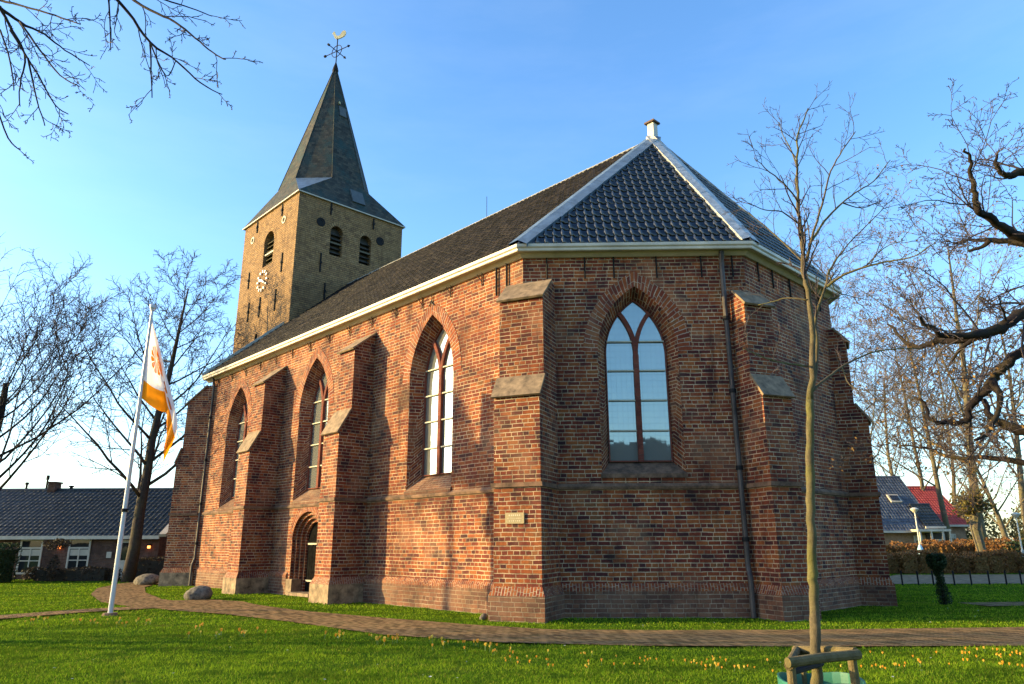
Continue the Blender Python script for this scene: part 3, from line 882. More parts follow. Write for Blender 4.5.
for u_ in (4.45,):
    b = MB(); c_ = S_O+S_D*su(3.95)+S_OUT*0.04
    b.tube([c_+UPV*8.75, c_+UPV*8.52, c_+S_D*0.12+UPV*8.40],0.016,4); b.tube([c_+UPV*8.60, c_+S_D*-0.14+UPV*8.42],0.016,4)
    b.build('wall_anchor', M['iron'], church)
for u_ in (0.35,0.75):
    b = MB(); b.tube([S_O+S_D*su(u_+0.35)+UPV*8.0+S_OUT*0.05, S_O+S_D*su(u_+0.35)+UPV*8.80+S_OUT*0.05],0.03,6); b.build('wall_anchor', M['iron'], church)

# downpipes
def pipe(pts, r=0.055):
    m = MB(); m.tube(pts, r, 10)
    dp = m.build('downpipe', M['pipe'], church, smooth=False)
    for t in (0.2,0.45,0.7,0.92):
        a = Vector(pts[1]).lerp(Vector(pts[2]), t)
        c = MB(); c.tube([a-UPV*0.05, a+UPV*0.05], r*1.35, 10); c.build('pipe_clamp', M['iron'], dp)
pw = S_O + S_D*su(19.78)
pipe([pw+S_OUT*0.20+UPV*8.85, pw+S_OUT*0.11+UPV*8.55, pw+S_OUT*0.11+UPV*1.1, pw+S_OUT*0.20+UPV*0.85, pw+S_OUT*0.20+UPV*0.0])
pw = F_O + F_D*(F_L-0.60)
pipe([pw+F_OUT*0.20+UPV*8.85, pw+F_OUT*0.10+UPV*8.55, pw+F_OUT*0.10+UPV*1.1, pw+F_OUT*0.20+UPV*0.85, pw+F_OUT*0.20+UPV*0.0], 0.065)

# roof
GP = offset_poly(WG, EAVE-0.02)
GA, GB, GC, GD = [Vector((p.x,p.y,9.03)) for p in GP[1:5]]
APEX = Vector((0.319,0,15.16))
RW = Vector((20.62,0,15.16))
def tiled(name, eL, eR, tip_pts, mat, tw=0.228, gauge=0.345, amp=0.030, parent=None, seed=1, lip=0.03, dims=None):
    """pantiles on a plane: eL, eR eave ends (left, right seen from outside); tip_pts: the other corners ccw"""
    rng = random.Random(seed)
    x = (eR-eL); W_ = x.length; x = x/W_
    n = (eR-eL).cross(tip_pts[0]-eL).normalized()
    y = n.cross(x).normalized()
    poly = [(0,0),(W_,0)] + [((p-eL).dot(x),(p-eL).dot(y)) for p in tip_pts]
    xs0 = min(p[0] for p in poly); xs1 = max(p[0] for p in poly); ymax = max(p[1] for p in poly)
    bm = bmesh.new(); uvl = bm.loops.layers.uv.new('uv')
    prof = [(0.0,0.10),(0.09,0.80),(0.18,1.0),(0.27,0.80),(0.38,0.14),(0.68,0.0),(1.0,0.10)]
    nx0 = int(math.floor(xs0/tw))-1; nx1 = int(math.ceil(xs1/tw))+1; ny = int(math.ceil(ymax/gauge))+1
    def inside_row(ya, yb):
        # x extent of polygon in the band
        lo, hi = 1e9, -1e9
        m = len(poly)
        for i in range(m):
            (ax,ay),(bx,by) = poly[i], poly[(i+1)%m]
            for yy in (ya,yb):
                if (ay-yy)*(by-yy) <= 0 and ay != by:
                    t = (yy-ay)/(by-ay); xx = ax+(bx-ax)*t; lo = min(lo,xx); hi = max(hi,xx)
            for (px,py) in ((ax,ay),(bx,by)):
                if ya <= py <= yb: lo = min(lo,px); hi = max(hi,px)
        return lo, hi
    for r in range(ny):
        ya, yb = r*gauge, (r+1)*gauge
        lo, hi = inside_row(max(ya,0), min(yb,ymax))
        if hi < lo: continue
        dyr = rng.uniform(-0.008,0.008)
        for c in range(int(math.floor(lo/tw))-1, int(math.ceil(hi/tw))+1):
            jx = rng.uniform(-0.004,0.004); jh = rng.uniform(-0.003,0.006); tilt = rng.uniform(-0.006,0.006)
            jy = rng.uniform(-0.008,0.008) + dyr
            top = []; bot = []; low = []
            for k,(fx,h) in enumerate(prof):
                px = (c+fx)*tw + jx
                hh = h*amp + jh + tilt*fx
                bot.append(bm.verts.new(eL + x*px + y*(ya-0.03+jy) + n*(hh+lip)))
                top.append(bm.verts.new(eL + x*px + y*(yb+0.01+jy) + n*(hh)))
                low.append(bm.verts.new(eL + x*px + y*(ya-0.025+jy) + n*(hh+lip-0.028)))
            for k in range(len(prof)-1):
                for quad, vv in (((bot[k],bot[k+1],top[k+1],top[k]),(0.2,0.2,0.8,0.8)), ((low[k],low[k+1],bot[k+1],bot[k]),(0.1,0.1,0.2,0.2))):
                    f = bm.faces.new(quad); f.smooth = True
                    for lp, vq in zip(f.loops, vv): lp[uvl].uv = (c+(0.25 if k in (1,2) else 0.7), r+vq)
    m = len(poly)
    for i in range(1, m):
        (ax,ay),(bx,by) = poly[i], poly[(i+1)%m]
        P = eL+x*ax+y*ay; e = (x*(bx-ax)+y*(by-ay)).normalized()
        pn = e.cross(n)     # outward
        geom = bm.verts[:]+bm.edges[:]+bm.faces[:]
        bmesh.ops.bisect_plane(bm, geom=geom, plane_co=P, plane_no=pn, clear_outer=True, dist=1e-5)
    # underlay sheet just below
    vs = [bm.verts.new(eL+x*px+y*py-n*0.02) for px,py in poly]
    f = bm.faces.new(vs)
    for lp in f.loops: lp[uvl].uv = (0.5,0.5)
    me = bpy.data.meshes.new(name); bm.to_mesh(me); bm.free()
    me.materials.append(mat)
    o = bpy.data.objects.new(name, me); COL.objects.link(o)
    if parent: o.parent = parent
    return o, x, y, n
GW = Vector((20.62, 6.6+EAVE-0.02, 9.03)); GWn = Vector((20.62,-(6.6+EAVE-0.02),9.03))
tiled('roof', GW, GA, [APEX, RW], M['tile_dark'], parent=church, seed=2, gauge=0.36)
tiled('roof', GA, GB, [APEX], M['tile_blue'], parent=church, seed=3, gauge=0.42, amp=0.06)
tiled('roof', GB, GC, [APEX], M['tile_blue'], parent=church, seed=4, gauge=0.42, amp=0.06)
rf = MB(); rf.face([GC,GD,APEX]); rf.face([GD,GWn,RW,APEX]); rf.build('roof', M['tile_dark'], church)

def hip(a, b, wid, mat, name, na, nb, lift=0.115):
    """folded sheet lying over the edge a->b; na, nb: in-plane directions down each side"""
    m = MB()
    d = (b-a).normalized()
    n_seg = max(2, int((b-a).length/0.9))
    rng = random.Random(int(wid*1000)+len(name))
    for side, dn in ((0,na),(1,nb)):
        dn = (dn - d*dn.dot(d)).normalized()
        nrm = d.cross(dn); nrm = nrm if nrm.z > 0 else -nrm
        for k in range(n_seg):
            p = a + (b-a)*(k/n_seg); q = a + (b-a)*((k+1)/n_seg)
            j = 0.004*(k%2)
            w0 = wid*rng.uniform(0.93,1.06); w1 = wid*rng.uniform(0.93,1.06)
            up = nrm*(lift+j); ridge = UPV*(lift*1.25+j)
            P = [p+ridge, q+ridge, q+dn*w1+up, p+dn*w0+up]
            m.face(P if side else P[::-1])
            P = [p+dn*w0+up, q+dn*w1+up, q+dn*w1, p+dn*w0]
            m.face(P if side else P[::-1])
    return m.build(name, mat, church)
dS = Vector((0,1,0))*0.75 - UPV*0.66
dF = (GA.lerp(GB,0.5)-APEX).normalized(); dE = (GB.lerp(GC,0.5)-APEX).normalized(); dN = Vector((0,-1,0))*0.75-UPV*0.66
dG = (GC.lerp(GD,0.5)-APEX).normalized()
dS2 = (GW.lerp(GA,0.5)-APEX.lerp(RW,0.5)).normalized()
hip(GA, APEX, 0.27, M['zinc'], 'hip_flashing', dS2, dF)
hip(GB, APEX, 0.25, M['lead'], 'hip_flashing', dF, dE)
hip(GC, APEX, 0.25, M['lead'], 'hip_flashing', dE, dG)
hip(APEX, Vector((20.15,0,15.16)), 0.14, M['lead'], 'ridge_cap', dS2, dN, 0.06)
# west verge board
vb = MB(); vb.box(GW+Vector((0.0,0,0.0)), (Vector((0,-(6.914),6.13))).normalized(), Vector((1,0,0)), (Vector((0,-(6.914),6.13))).normalized().cross(Vector((1,0,0))), 9.24, 0.05, 0.16 if (Vector((0,-(6.914),6.13))).normalized().cross(Vector((1,0,0))).z>0 else -0.16)
vb.build('verge_board', M['trim'], church)
# apex chimney pot / finial
fin = MB()
fin.abox(APEX.x-0.125,APEX.x+0.125,-0.125,0.125,15.10,15.74)
fo = fin.build('finial', M['white'], church)
fc = MB(); fc.abox(APEX.x-0.20,APEX.x+0.20,-0.20,0.20,15.742,15.80); fc.abox(APEX.x-0.11,APEX.x+0.11,-0.11,0.11,15.802,15.83); fc.build('finial_cap', M['rust'], fo)
lr = MB(); lr.tube([(9.0,0,15.1),(9.0,0,16.2)],0.012,5); lr.build('lightning_rod', M['iron'], church)

# plaque on the corner buttress
bb = Vector((-math.sin(PI/8), math.cos(PI/8),0)); ss = Vector((-bb.y,bb.x,0)); Aw = Vector((*W[1],0))
# seen from outside, viewer's right is -ss
po = Aw + bb*0.86 + ss*0.17 
pq = MB(); pq.box(po + ss*0.18 + UPV*2.05, -ss, bb, UPV, 0.46, 0.035, 0.24)
plq = pq.build('plaque', M['plaque'], church)
tx = MB(); rng = random.Random(5)
for row,(z,n_,h_) in enumerate(((2.215,6,0.035),(2.155,13,0.022),(2.095,6,0.028))):
    for k in range(n_):
        w_ = 0.36/n_ if n_>8 else 0.05
        x_ = 0.23-(n_*w_)/2+k*w_
        tx.box(po+ss*(0.18-x_-w_*0.2)+bb*0.036+UPV*z, -ss, bb, UPV, w_*rng.uniform(0.3,0.6), 0.004, h_)
tx.build('plaque_lettering', M['plaque_hi'], plq)

# ------------------------------------------------------------------ tower
TX0, TW, TZ = 20.112, 6.54, 19.55
TH = TW/2
def t_open(o, d, out, c, hw, sill, spring, rise, name, slats, mat):
    p = rounded(c, hw, sill, spring, rise, 8)
    m = MB(); loft(m, o, d, UPV, -out, p, 0, p, 0.35, skip_sill=False); m.build('belfry_reveal', M['tower'], church)
    fr = MB(); panel(fr, o-out*0.34, d, UPV, p, [])
    lv = fr.build('louver', mat, church)
    for k in range(slats):
        z = sill + (spring+rise*0.6-sill)*(k+0.3)/slats
        s = MB(); P = o+d*(c-hw)+UPV*z-out*0.30
        a = (out*0.8-UPV*0.6).normalized()
        s.box(P, d, a, d.cross(a), 2*hw, 0.22, 0.03); s.build('slat', mat, lv)
    bm_ = MB(); bm_.box(o+d*(c-hw)+UPV*(sill+(spring-sill)*0.52)-out*0.12, d, out, UPV, 2*hw, 0.06, 0.09); bm_.build('cross_bar', M['bar'] if mat is M['louver_s'] else M['louver_s'], lv)
    ob_ = rounded(c, hw+0.20, sill, spring, rise+0.20, 8); rg = MB(); L=0
    for i in range(2,len(p)-1):
        a_,b_,r_,s_ = p[i],p[i+1],ob_[i+1],ob_[i]; l = math.hypot(b_[0]-a_[0],b_[1]-a_[1])
        rg.face([o+d*x+UPV*z+out*0.015 for x,z in (a_,s_,r_,b_)], uv=[(0,L),(0.2,L),(0.2,L+l),(0,L+l)]); L += l
    rg.build('belfry_arch', M['tower'], church)
    return p
SE = Vector((TX0, TH, 0)); SW = Vector((TX0+TW, TH, 0)); NE = Vector((TX0,-TH,0)); NWv = Vector((TX0+TW,-TH,0))
# south face: origin SW, along towards east (-u): viewer's right
ts_o, ts_d, ts_out = SW, Vector((-1,0,0)), Vector((0,1,0))
te_o, te_d, te_out = SE, Vector((0,-1,0)), Vector((-1,0,0))
sx = lambda u: TX0+TW-u
ex = lambda v: TH-v
hs = t_open(ts_o, ts_d, ts_out, sx(23.25), 0.60, 16.25, 17.6, 0.65, 'louver', 7, M['louver_s'])
he = [t_open(te_o, te_d, te_out, ex(v), 0.37, 16.5, 17.85, 0.38, 'louver', 6, M['louver']) for v in (0.95,-0.87)]
tw_ = MB()
panel(tw_, ts_o, ts_d, UPV, [(0,0),(TW,0),(TW,TZ),(0,TZ)], [hs, rounded(sx(23.8),0.17,11.5,12.3,0.2,6)])
panel(tw_, te_o, te_d, UPV, [(0,0),(TW,0),(TW,TZ),(0,TZ)], he)
panel(tw_, NE, Vector((1,0,0)), UPV, [(0,0),(TW,0),(TW,TZ),(0,TZ)], [])
panel(tw_, NWv, Vector((0,1,0)), UPV, [(0,0),(TW,0),(TW,TZ),(0,TZ)], [])
tower = tw_.build('tower', M['tower'], church)
m = MB(); p_ = rounded(sx(23.8),0.17,11.5,12.3,0.2,6); loft(m, ts_o, ts_d, UPV, -ts_out, p_, 0, p_, 0.3, skip_sill=False); panel(m, ts_o-ts_out*0.29, ts_d, UPV, p_, [], 0); m.build('slit_window', M['louver'], tower)
def anchor(o,d,out,x,z0,z1):
    a = MB(); a.box(o+d*(x-0.035)+UPV*z0+out*0.005, d, out, UPV, 0.07, 0.05, z1-z0)
    a.box(o+d*(x-0.06)+UPV*((z0+z1)/2-0.06)+out*0.055, d, out, UPV, 0.12, 0.03, 0.12)
    a.build('wall_anchor', M['iron'], tower)
for u,z0,z1 in ((21.45,15.34,16.43),(25.42,15.44,16.43),(21.94,18.72,19.4),(24.97,18.72,19.4),(21.84,13.3,14.5),(23.67,13.37,14.52),(25.06,13.42,14.56)): anchor(ts_o,ts_d,ts_out,sx(u),z0,z1)
for v_,z0,z1 in ((1.79,15.37,16.43),(1.45,13.95,14.84),(1.39,18.75,19.45),(-1.3,18.75,19.4)): anchor(te_o,te_d,te_out,ex(v_),z0,z1)
def disc(o,d,out,x,z,r,ring_mat,core_mat,name):
    m = MB(); n_=18; c = o+d*x+UPV*z
    for k in range(n_):
        a0,a1 = 2*PI*k/n_, 2*PI*(k+1)/n_
        f = lambda a,rr,h: c+d*math.cos(a)*rr+UPV*math.sin(a)*rr+out*h
        m.face([f(a0,r*0.62,0.03),f(a0,r,0.03),f(a1,r,0.03),f(a1,r*0.62,0.03)]); m.face([f(a0,r,0.03),f(a0,r,-0.02),f(a1,r,-0.02),f(a1,r,0.03)])
    ro = m.build(name, ring_mat, tower)
    k_ = MB(); k_.face([c+d*math.cos(2*PI*k/n_)*r*0.62+UPV*math.sin(2*PI*k/n_)*r*0.62+out*0.012 for k in range(n_)]); k_.build('sound_hole', core_mat, ro)
for u in (21.66,25.45): disc(ts_o,ts_d,ts_out,sx(u),18.4,0.22,M['bar'],M['iron'],'roundel')
for v_ in (1.93,-1.79): disc(te_o,te_d,te_out,ex(v_),18.17,0.25,M['iron'],M['iron'],'roundel')
# clock: free white numerals around white hands, no dial plate
ck = MB(); c = ts_o+ts_d*sx(23.55)+UPV*15.42+ts_out*0.06; R_=0.60
n_=24
for k in range(n_):
    a0,a1 = 2*PI*k/n_, 2*PI*(k+1)/n_
    f = lambda a,rr: c+ts_d*math.cos(a)*rr+UPV*math.sin(a)*rr
    for ra,rb in ((R_*0.74,R_*0.78),(R_*1.0,R_*1.04)): ck.face([f(a0,ra),f(a0,rb),f(a1,rb),f(a1,ra)])
clock = ck.build('clock', M['iron'], tower)
for k in range(12):
    a = 2*PI*k/12; rad = ts_d*math.sin(a)+UPV*math.cos(a); tan = ts_d*math.cos(a)-UPV*math.sin(a)
    nm = MB(); nm.box(c+rad*R_*0.76-tan*0.05+ts_out*0.01, tan, rad, tan.cross(rad), 0.10, R_*0.27, 0.02); nm.build('clock_numeral', M['daisy'], clock)
for ang, ln, wd in ((math.radians(118),0.40,0.10),(math.radians(-75),0.30,0.12)):
    rad = ts_d*math.sin(ang)+UPV*math.cos(ang); tan = ts_d*math.cos(ang)-UPV*math.sin(ang)
    nm = MB(); nm.box(c-rad*0.10-tan*wd/2+ts_out*0.05, tan, rad, tan.cross(rad), wd, ln+0.1, 0.02); nm.build('clock_hand', M['daisy'], clock)
# spire
TC = Vector((TX0+TH, 0, 0))
hw = TH+0.13; z0 = TZ-0.02; R8, z1, z2 = 2.70, 21.45, 30.35
sq = [TC+Vector((x*hw,y*hw,z0)) for x,y in ((-1,1),(-1,-1),(1,-1),(1,1))]      # SE, NE, NW, SW in local axes
ov = [TC+Vector((R8*math.cos(a), R8*math.sin(a), z1)) for a in [math.radians(22.5+45*k) for k in range(8)]]
tip = TC+Vector((0,0,z2))
sp = MB()
def orient(P, c0):
    P = [Vector(p) for p in P]
    n_ = (P[1]-P[0]).cross(P[2]-P[0]); mid = sum(P, Vector())/len(P)
    return P if n_.dot(mid-c0) > 0 else P[::-1]
core = TC+Vector((0,0,20.0))
def q4(*P): sp.face(orient(P, core))
for k in range(8): q4(ov[k], ov[(k+1)%8], tip + (ov[(k+1)%8]-TC-UPV*z1)*0.03, tip+(ov[k]-TC-UPV*z1)*0.03)
# octagon verts: k=0:22.5 (W face,S end) 1:67.5 (S face,W end) 2:112.5 (S face,E end) 3:157.5 (E face,S end) 4:202.5 5:247.5 6:292.5 7:337.5
q4(sq[0],sq[3],ov[1],ov[2]); q4(sq[1],sq[0],ov[3],ov[4]); q4(sq[2],sq[1],ov[5],ov[6]); q4(sq[3],sq[2],ov[7],ov[0])
spire = sp.build('spire', M['slate'], church)
for s_, a_, b_ in ((sq[0],ov[2],ov[3]),(sq[1],ov[4],ov[5]),(sq[2],ov[6],ov[7]),(sq[3],ov[0],ov[1])):
    br = MB(); br.face(orient((s_,a_,b_),core)); br.build('spire_broach', M['zinc'], spire)
ef = MB()
for k in range(4):
    a = sq[k]; b = sq[(k+1)%4]
    ef.face(orient([a,b,b-UPV*0.06,a-UPV*0.06], core))
ef.face([p-UPV*0.06 for p in sq])
ef.build('spire_eaves', M['trim'], spire)
hp = MB()
for k in range(8): hp.tube([ov[k], tip+(ov[k]-TC-UPV*z1)*0.03], 0.035, 5)
hp.build('spire_ridge', M['slate'], spire)
# roof hatches on the east side
def hatch(a, b, t0, t1, w0, h0, nm):
    pass
eA, eB = sq[0], sq[1]
eN = (ov[3].lerp(ov[4],0.5)-sq[0].lerp(sq[1],0.5)); ey = eN.normalized(); exv = (sq[1]-sq[0]).normalized(); en = exv.cross(ey); en = en if en.x < 0 else -en
hm = MB(); hm.box(sq[0].lerp(sq[1],0.5)+ey*0.55+exv*-0.05, exv, ey, exv.cross(ey), 0.8, 1.0, 0.09 if exv.cross(ey).dot(en)>0 else -0.09); hm.build('roof_hatch', M['hatch'], spire)
ey2 = (tip-ov[3].lerp(ov[4],0.5)).normalized(); en2 = exv.cross(ey2); sg = 1 if en2.x < 0 else -1
hm = MB(); hm.box(ov[3].lerp(ov[4],0.5)+ey2*5.2+exv*-0.1, exv, ey2, en2, 0.45, 0.75, 0.10*sg); hm.build('roof_hatch', M['hatch'], spire)
hm = MB(); hm.box(ov[3].lerp(ov[4],0.5)+ey2*6.1+exv*-0.12, exv, ey2, en2, 0.10, 0.18, 0.16*sg); hm.build('roof_hook', M['gold'], spire)
# tip knob and weathervane
kn = MB(); kn.tube([tip-UPV*0.25, tip-UPV*0.1, tip+UPV*0.15, tip+UPV*0.35, tip+UPV*0.5],[0.16,0.20,0.14,0.08,0.04],10); kn.build('spire_knob', M['iron'], spire)
vane = MB(); vane.tube([tip+UPV*0.2, tip+UPV*2.35],0.035,6)
vo = vane.build('weather_vane', M['iron'], church)
cc_ = tip+UPV*1.35
def ringm(c, ax, ay, R, r, n_=16):
    m_ = MB(); m_.tube([c+ax*R*math.cos(2*PI*k/n_)+ay*R*math.sin(2*PI*k/n_) for k in range(n_+1)], r, 5, cap=False); return m_
dirv = Vector((-CH_N.x*0 + 0.35, -0.94, 0)).normalized()
# local x of the church maps to world CH_N; choose the bar to lie across the view
wx = Vector((1,0,0)); barw = Vector((0.86,-0.5,0)).normalized()
bl = Vector((barw.dot(CH_N), barw.dot(CH_L), 0)); pl_ = Vector((-bl.y, bl.x, 0))
ringm(cc_, bl, UPV, 0.42, 0.025).build('vane_ring', M['iron'], vo)
for dv_ in (bl, pl_):
    L_ = 0.98 if dv_ is bl else 0.7
    b_ = MB(); b_.tube([cc_-dv_*L_, cc_+dv_*L_],0.028,5); b_.tube([cc_+dv_*(L_-0.02), cc_+dv_*(L_+0.16)],[0.09,0.0],6); b_.tube([cc_-dv_*(L_+0.08), cc_-dv_*(L_-0.05)],[0.08,0.08],6); b_.build('vane_arm', M['iron'], vo)
rp = [(-0.42,0.62),(-0.36,0.72),(-0.28,0.72),(-0.24,0.60),(-0.14,0.36),(0.02,0.26),(0.18,0.30),(0.26,0.46),(0.36,0.62),(0.55,0.66),(0.66,0.52),(0.66,0.32),(0.56,0.16),(0.36,0.06),(0.14,0.0),(-0.10,0.02),(-0.26,0.14),(-0.34,0.34),(-0.40,0.50),(-0.48,0.56)]
rs = MB(); rw = Vector((0.97,-0.25,0)).normalized(); rl = Vector((rw.dot(CH_N), rw.dot(CH_L),0)); rn = rl.cross(UPV)
rs.prism([(x*0.85,z*0.85) for x,z in rp][::-1], tip+UPV*2.25-rn*0.03, rl, UPV, rn, 0.06); rs.build('rooster', M['gold'], vo)

# ------------------------------------------------------------------ trees
def grow(out, rng, p, d, L, r, lev, P):
    """out: list of (points, radii, level). P: per level dict"""
    q = P[lev]
    n = q.get('seg', 5)
    pts = [Vector(p)]; rad = [r]
    d = Vector(d).normalized()
    tip = q.get('tip', 0.25)
    for i in range(n):
        w = q['wander']
        d = (d + Vector((rng.gauss(0,w), rng.gauss(0,w), rng.gauss(0,w))) + UPV*q.get('up',0)).normalized()
        pts.append(pts[-1] + d*(L/n)); rad.append(r*(1-(1-tip)*(i+1)/n))
    out.append((pts, rad, lev))
    spawn(out, rng, pts, rad, L, lev, P)
def spawn(out, rng, pts, rad, L, lev, P):
    q = P[lev]
    if lev+1 >= len(P): return
    k = q['kids']; k = int(k) + (1 if rng.random() < k-int(k) else 0)
    n = len(pts)-1
    t0 = q.get('start', 0.25)
    ph = rng.uniform(0, 6.28)
    for j in range(k):
        t = t0 + (1-t0)*((j+rng.random()*0.9)/max(k,1))
        t = min(t, 0.98)
        i = min(int(t*n), n-1); f = t*n-i
        b = pts[i].lerp(pts[i+1], f); rb = rad[i]*(1-f)+rad[i+1]*f
        dd = (pts[i+1]-pts[i]).normalized()
        ph += 2.4 + rng.uniform(-0.5,0.5)
        o = dd.orthogonal().normalized(); o2 = dd.cross(o)
        side = o*math.cos(ph)+o2*math.sin(ph)
        ang = math.radians(q['ang']*rng.uniform(0.75,1.25))
        nd = dd*math.cos(ang)+side*math.sin(ang)
        nl = L*q['ratio']*rng.uniform(0.65,1.2)*(1-q.get('taper',0.5)*t)
        grow(out, rng, b, nd, nl, max(min(rb*q.get('rr',0.6), rb*0.9), P[lev+1].get('rmin',0.006)), lev+1, P)
def tubes(out, sides=(9,6,5,4,3,3,3), levels=None, shift=Vector((0,0,0))):
    m = MB()
    for pts, rad, lev in out:
        if levels is None or lev in levels:
            m.tube([p-shift for p in pts], rad, sides[min(lev,len(sides)-1)], cap=(lev < 2))
    return m
def tree(name, base, H, r, P, label, mats, seed, group=None, lean=(0,0,1), leaves=None, cat='tree'):
    rng = random.Random(seed)
    out = []
    t = empty(name, base)
    b = Vector(base)
    grow(out, rng, Vector((0,0,-0.1)), Vector(lean), H, r, 0, P)
    tubes(out, levels=(0,)).build('trunk', mats[0], t, smooth=True)
    tubes(out, levels=(1,2)).build('limbs', mats[0], t, smooth=True)
    tubes(out, levels=(3,4,5,6)).build('crown', mats[1], t)
    if leaves:
        mat, n, size = leaves
        tipsl = [o for o in out if o[2] >= len(P)-2]
        lm = MB()
        for k in range(n):
            pts, rad, lev = rng.choice(tipsl)
            p = pts[-1].lerp(pts[len(pts)//2], rng.random()) + Vector((rng.gauss(0,.08),rng.gauss(0,.08),rng.gauss(0,.08)))
            leaf(lm, rng, p, size, k)
        lm.build('leaves', mat, t)
    return tag(t, label, cat, group)
def leaf(lm, rng, p, size, k):
    a = Vector((rng.gauss(0,1),rng.gauss(0,1),rng.gauss(0,1))).normalized(); b = a.orthogonal().normalized(); s = size*rng.uniform(0.6,1.3)
    c = a.cross(b)
    lm.face([p-b*s*0.5, p+c*s*0.28, p+b*s*0.5, p-c*s*0.28], uv=[(k+0.5,0)]*4)

P_LIME = [dict(seg=9, wander=0.05, up=0.05, kids=26, start=0.22, ang=54, ratio=0.52, taper=0.60, rr=0.36, tip=0.12),
          dict(seg=7, wander=0.08, up=0.05, kids=9, start=0.18, ang=42, ratio=0.45, taper=0.4, rr=0.45, tip=0.2),
          dict(seg=5, wander=0.12, up=0.03, kids=7, start=0.15, ang=42, ratio=0.48, taper=0.3, rr=0.55, rmin=0.014, tip=0.4),
          dict(seg=4, wander=0.16, up=0.02, kids=3.5, start=0.2, ang=45, ratio=0.5, taper=0.2, rr=0.7, rmin=0.013, tip=0.6),
          dict(seg=3, wander=0.2, up=0.0, kids=0, ang=40, ratio=0.5, rmin=0.008, tip=0.6)]
P_SPREAD = [dict(seg=6, wander=0.04, up=0.0, kids=22, start=0.30, ang=52, ratio=1.15, taper=0.3, rr=0.28, tip=0.35),
          dict(seg=9, wander=0.06, up=0.13, kids=13, start=0.22, ang=34, ratio=0.42, taper=0.35, rr=0.42, tip=0.12),
          dict(seg=6, wander=0.10, up=0.05, kids=7, start=0.15, ang=40, ratio=0.45, taper=0.3, rr=0.55, rmin=0.017, tip=0.35),
          dict(seg=4, wander=0.15, up=0.02, kids=4, start=0.2, ang=42, ratio=0.5, taper=0.2, rr=0.7, rmin=0.015, tip=0.6),
          dict(seg=3, wander=0.2, up=-0.02, kids=0, ang=40, ratio=0.5, rmin=0.009, tip=0.6)]
b_ = at(128, 579, 35.0)
tree('lime_tree', (b_.x,35.0,0), 15.0, 0.30, P_LIME, 'bare tree with leaning trunk standing behind the flag and its pole', (M['bark'],M['twig']), 11, lean=(0.13,0,1))
b_ = at(-36, 560, 36.6)
tree('lime_tree', (b_.x,36.6,0), 9.8, 0.38, P_SPREAD, 'broad bare tree at the left edge in front of the long brick house', (M['bark_dark'],M['twig']), 23, lean=(0.02,0,1))

# trees given limb by limb: polylines through photo positions at stated depths
def limb_tree(name, trunk, limbs, twigs, P, label, mats, seed, base, twig_lv=1):
    rng = random.Random(seed)
    t = empty(name, base); b = Vector(base)
    if trunk:
        m = MB(); m.tube([Vector(p)-b for p in trunk[0]], trunk[1], 12); m.build('trunk', mats[0], t, smooth=True)
    lm = MB(); out = []
    for pts, r0, r1 in limbs:
        # smooth and roughen the polyline
        pp = []
        n = len(pts)
        for i in range(n-1):
            p0 = pts[max(i-1,0)]; p1 = pts[i]; p2 = pts[i+1]; p3 = pts[min(i+2,n-1)]
            for k in range(4):
                u = k/4
                q = 0.5*((2*p1)+(p2-p0)*u+(2*p0-5*p1+4*p2-p3)*u*u+(3*p1-p0-3*p2+p3)*u**3)
                pp.append(q)
        pp.append(pts[-1])
        seglen = sum((pp[i+1]-pp[i]).length for i in range(len(pp)-1))
        jit = min(0.02*seglen, r0*0.35)
        pp = [pp[0]] + [q+Vector((rng.gauss(0,jit*0.4),rng.gauss(0,jit*0.6),rng.gauss(0,jit*0.4))) for q in pp[1:]]
        rad = [(r0+(r1-r0)*(i/(len(pp)-1))**0.8)*rng.uniform(0.92,1.08) for i in range(len(pp))]
        lm.tube([q-b for q in pp], rad, 7)
        Pq = [dict(P[0])] + P[1:]
        Pq[0]['kids'] = max(2, P[0]['dens']*seglen)
        spawn(out, rng, [q-b for q in pp], rad, P[0].get('len', seglen), 0, Pq)
    lm.build('limbs', mats[0], t, smooth=True)
    tubes(out, sides=(6,4,3,3,3)).build('crown', mats[1], t)
    if twigs:
        tips = [o for o in out if o[2] >= 2 and (o[0][-1]+b).z < twigs[2]]
        lv = MB()
        for k in range(twigs[0]):
            pts, rd_, _ = rng.choice(tips); leaf(lv, rng, pts[-1]+Vector((rng.gauss(0,.03),rng.gauss(0,.03),rng.gauss(0,.03))), twigs[1], k)
        lv.build('leaves', M['oakleaf'], t)
    return t
def poly(px, Y, dy=0.0):
    n = len(px)
    return [at(x, y, Y + dy*i/(n-1)) for i,(x,y) in enumerate(px)]

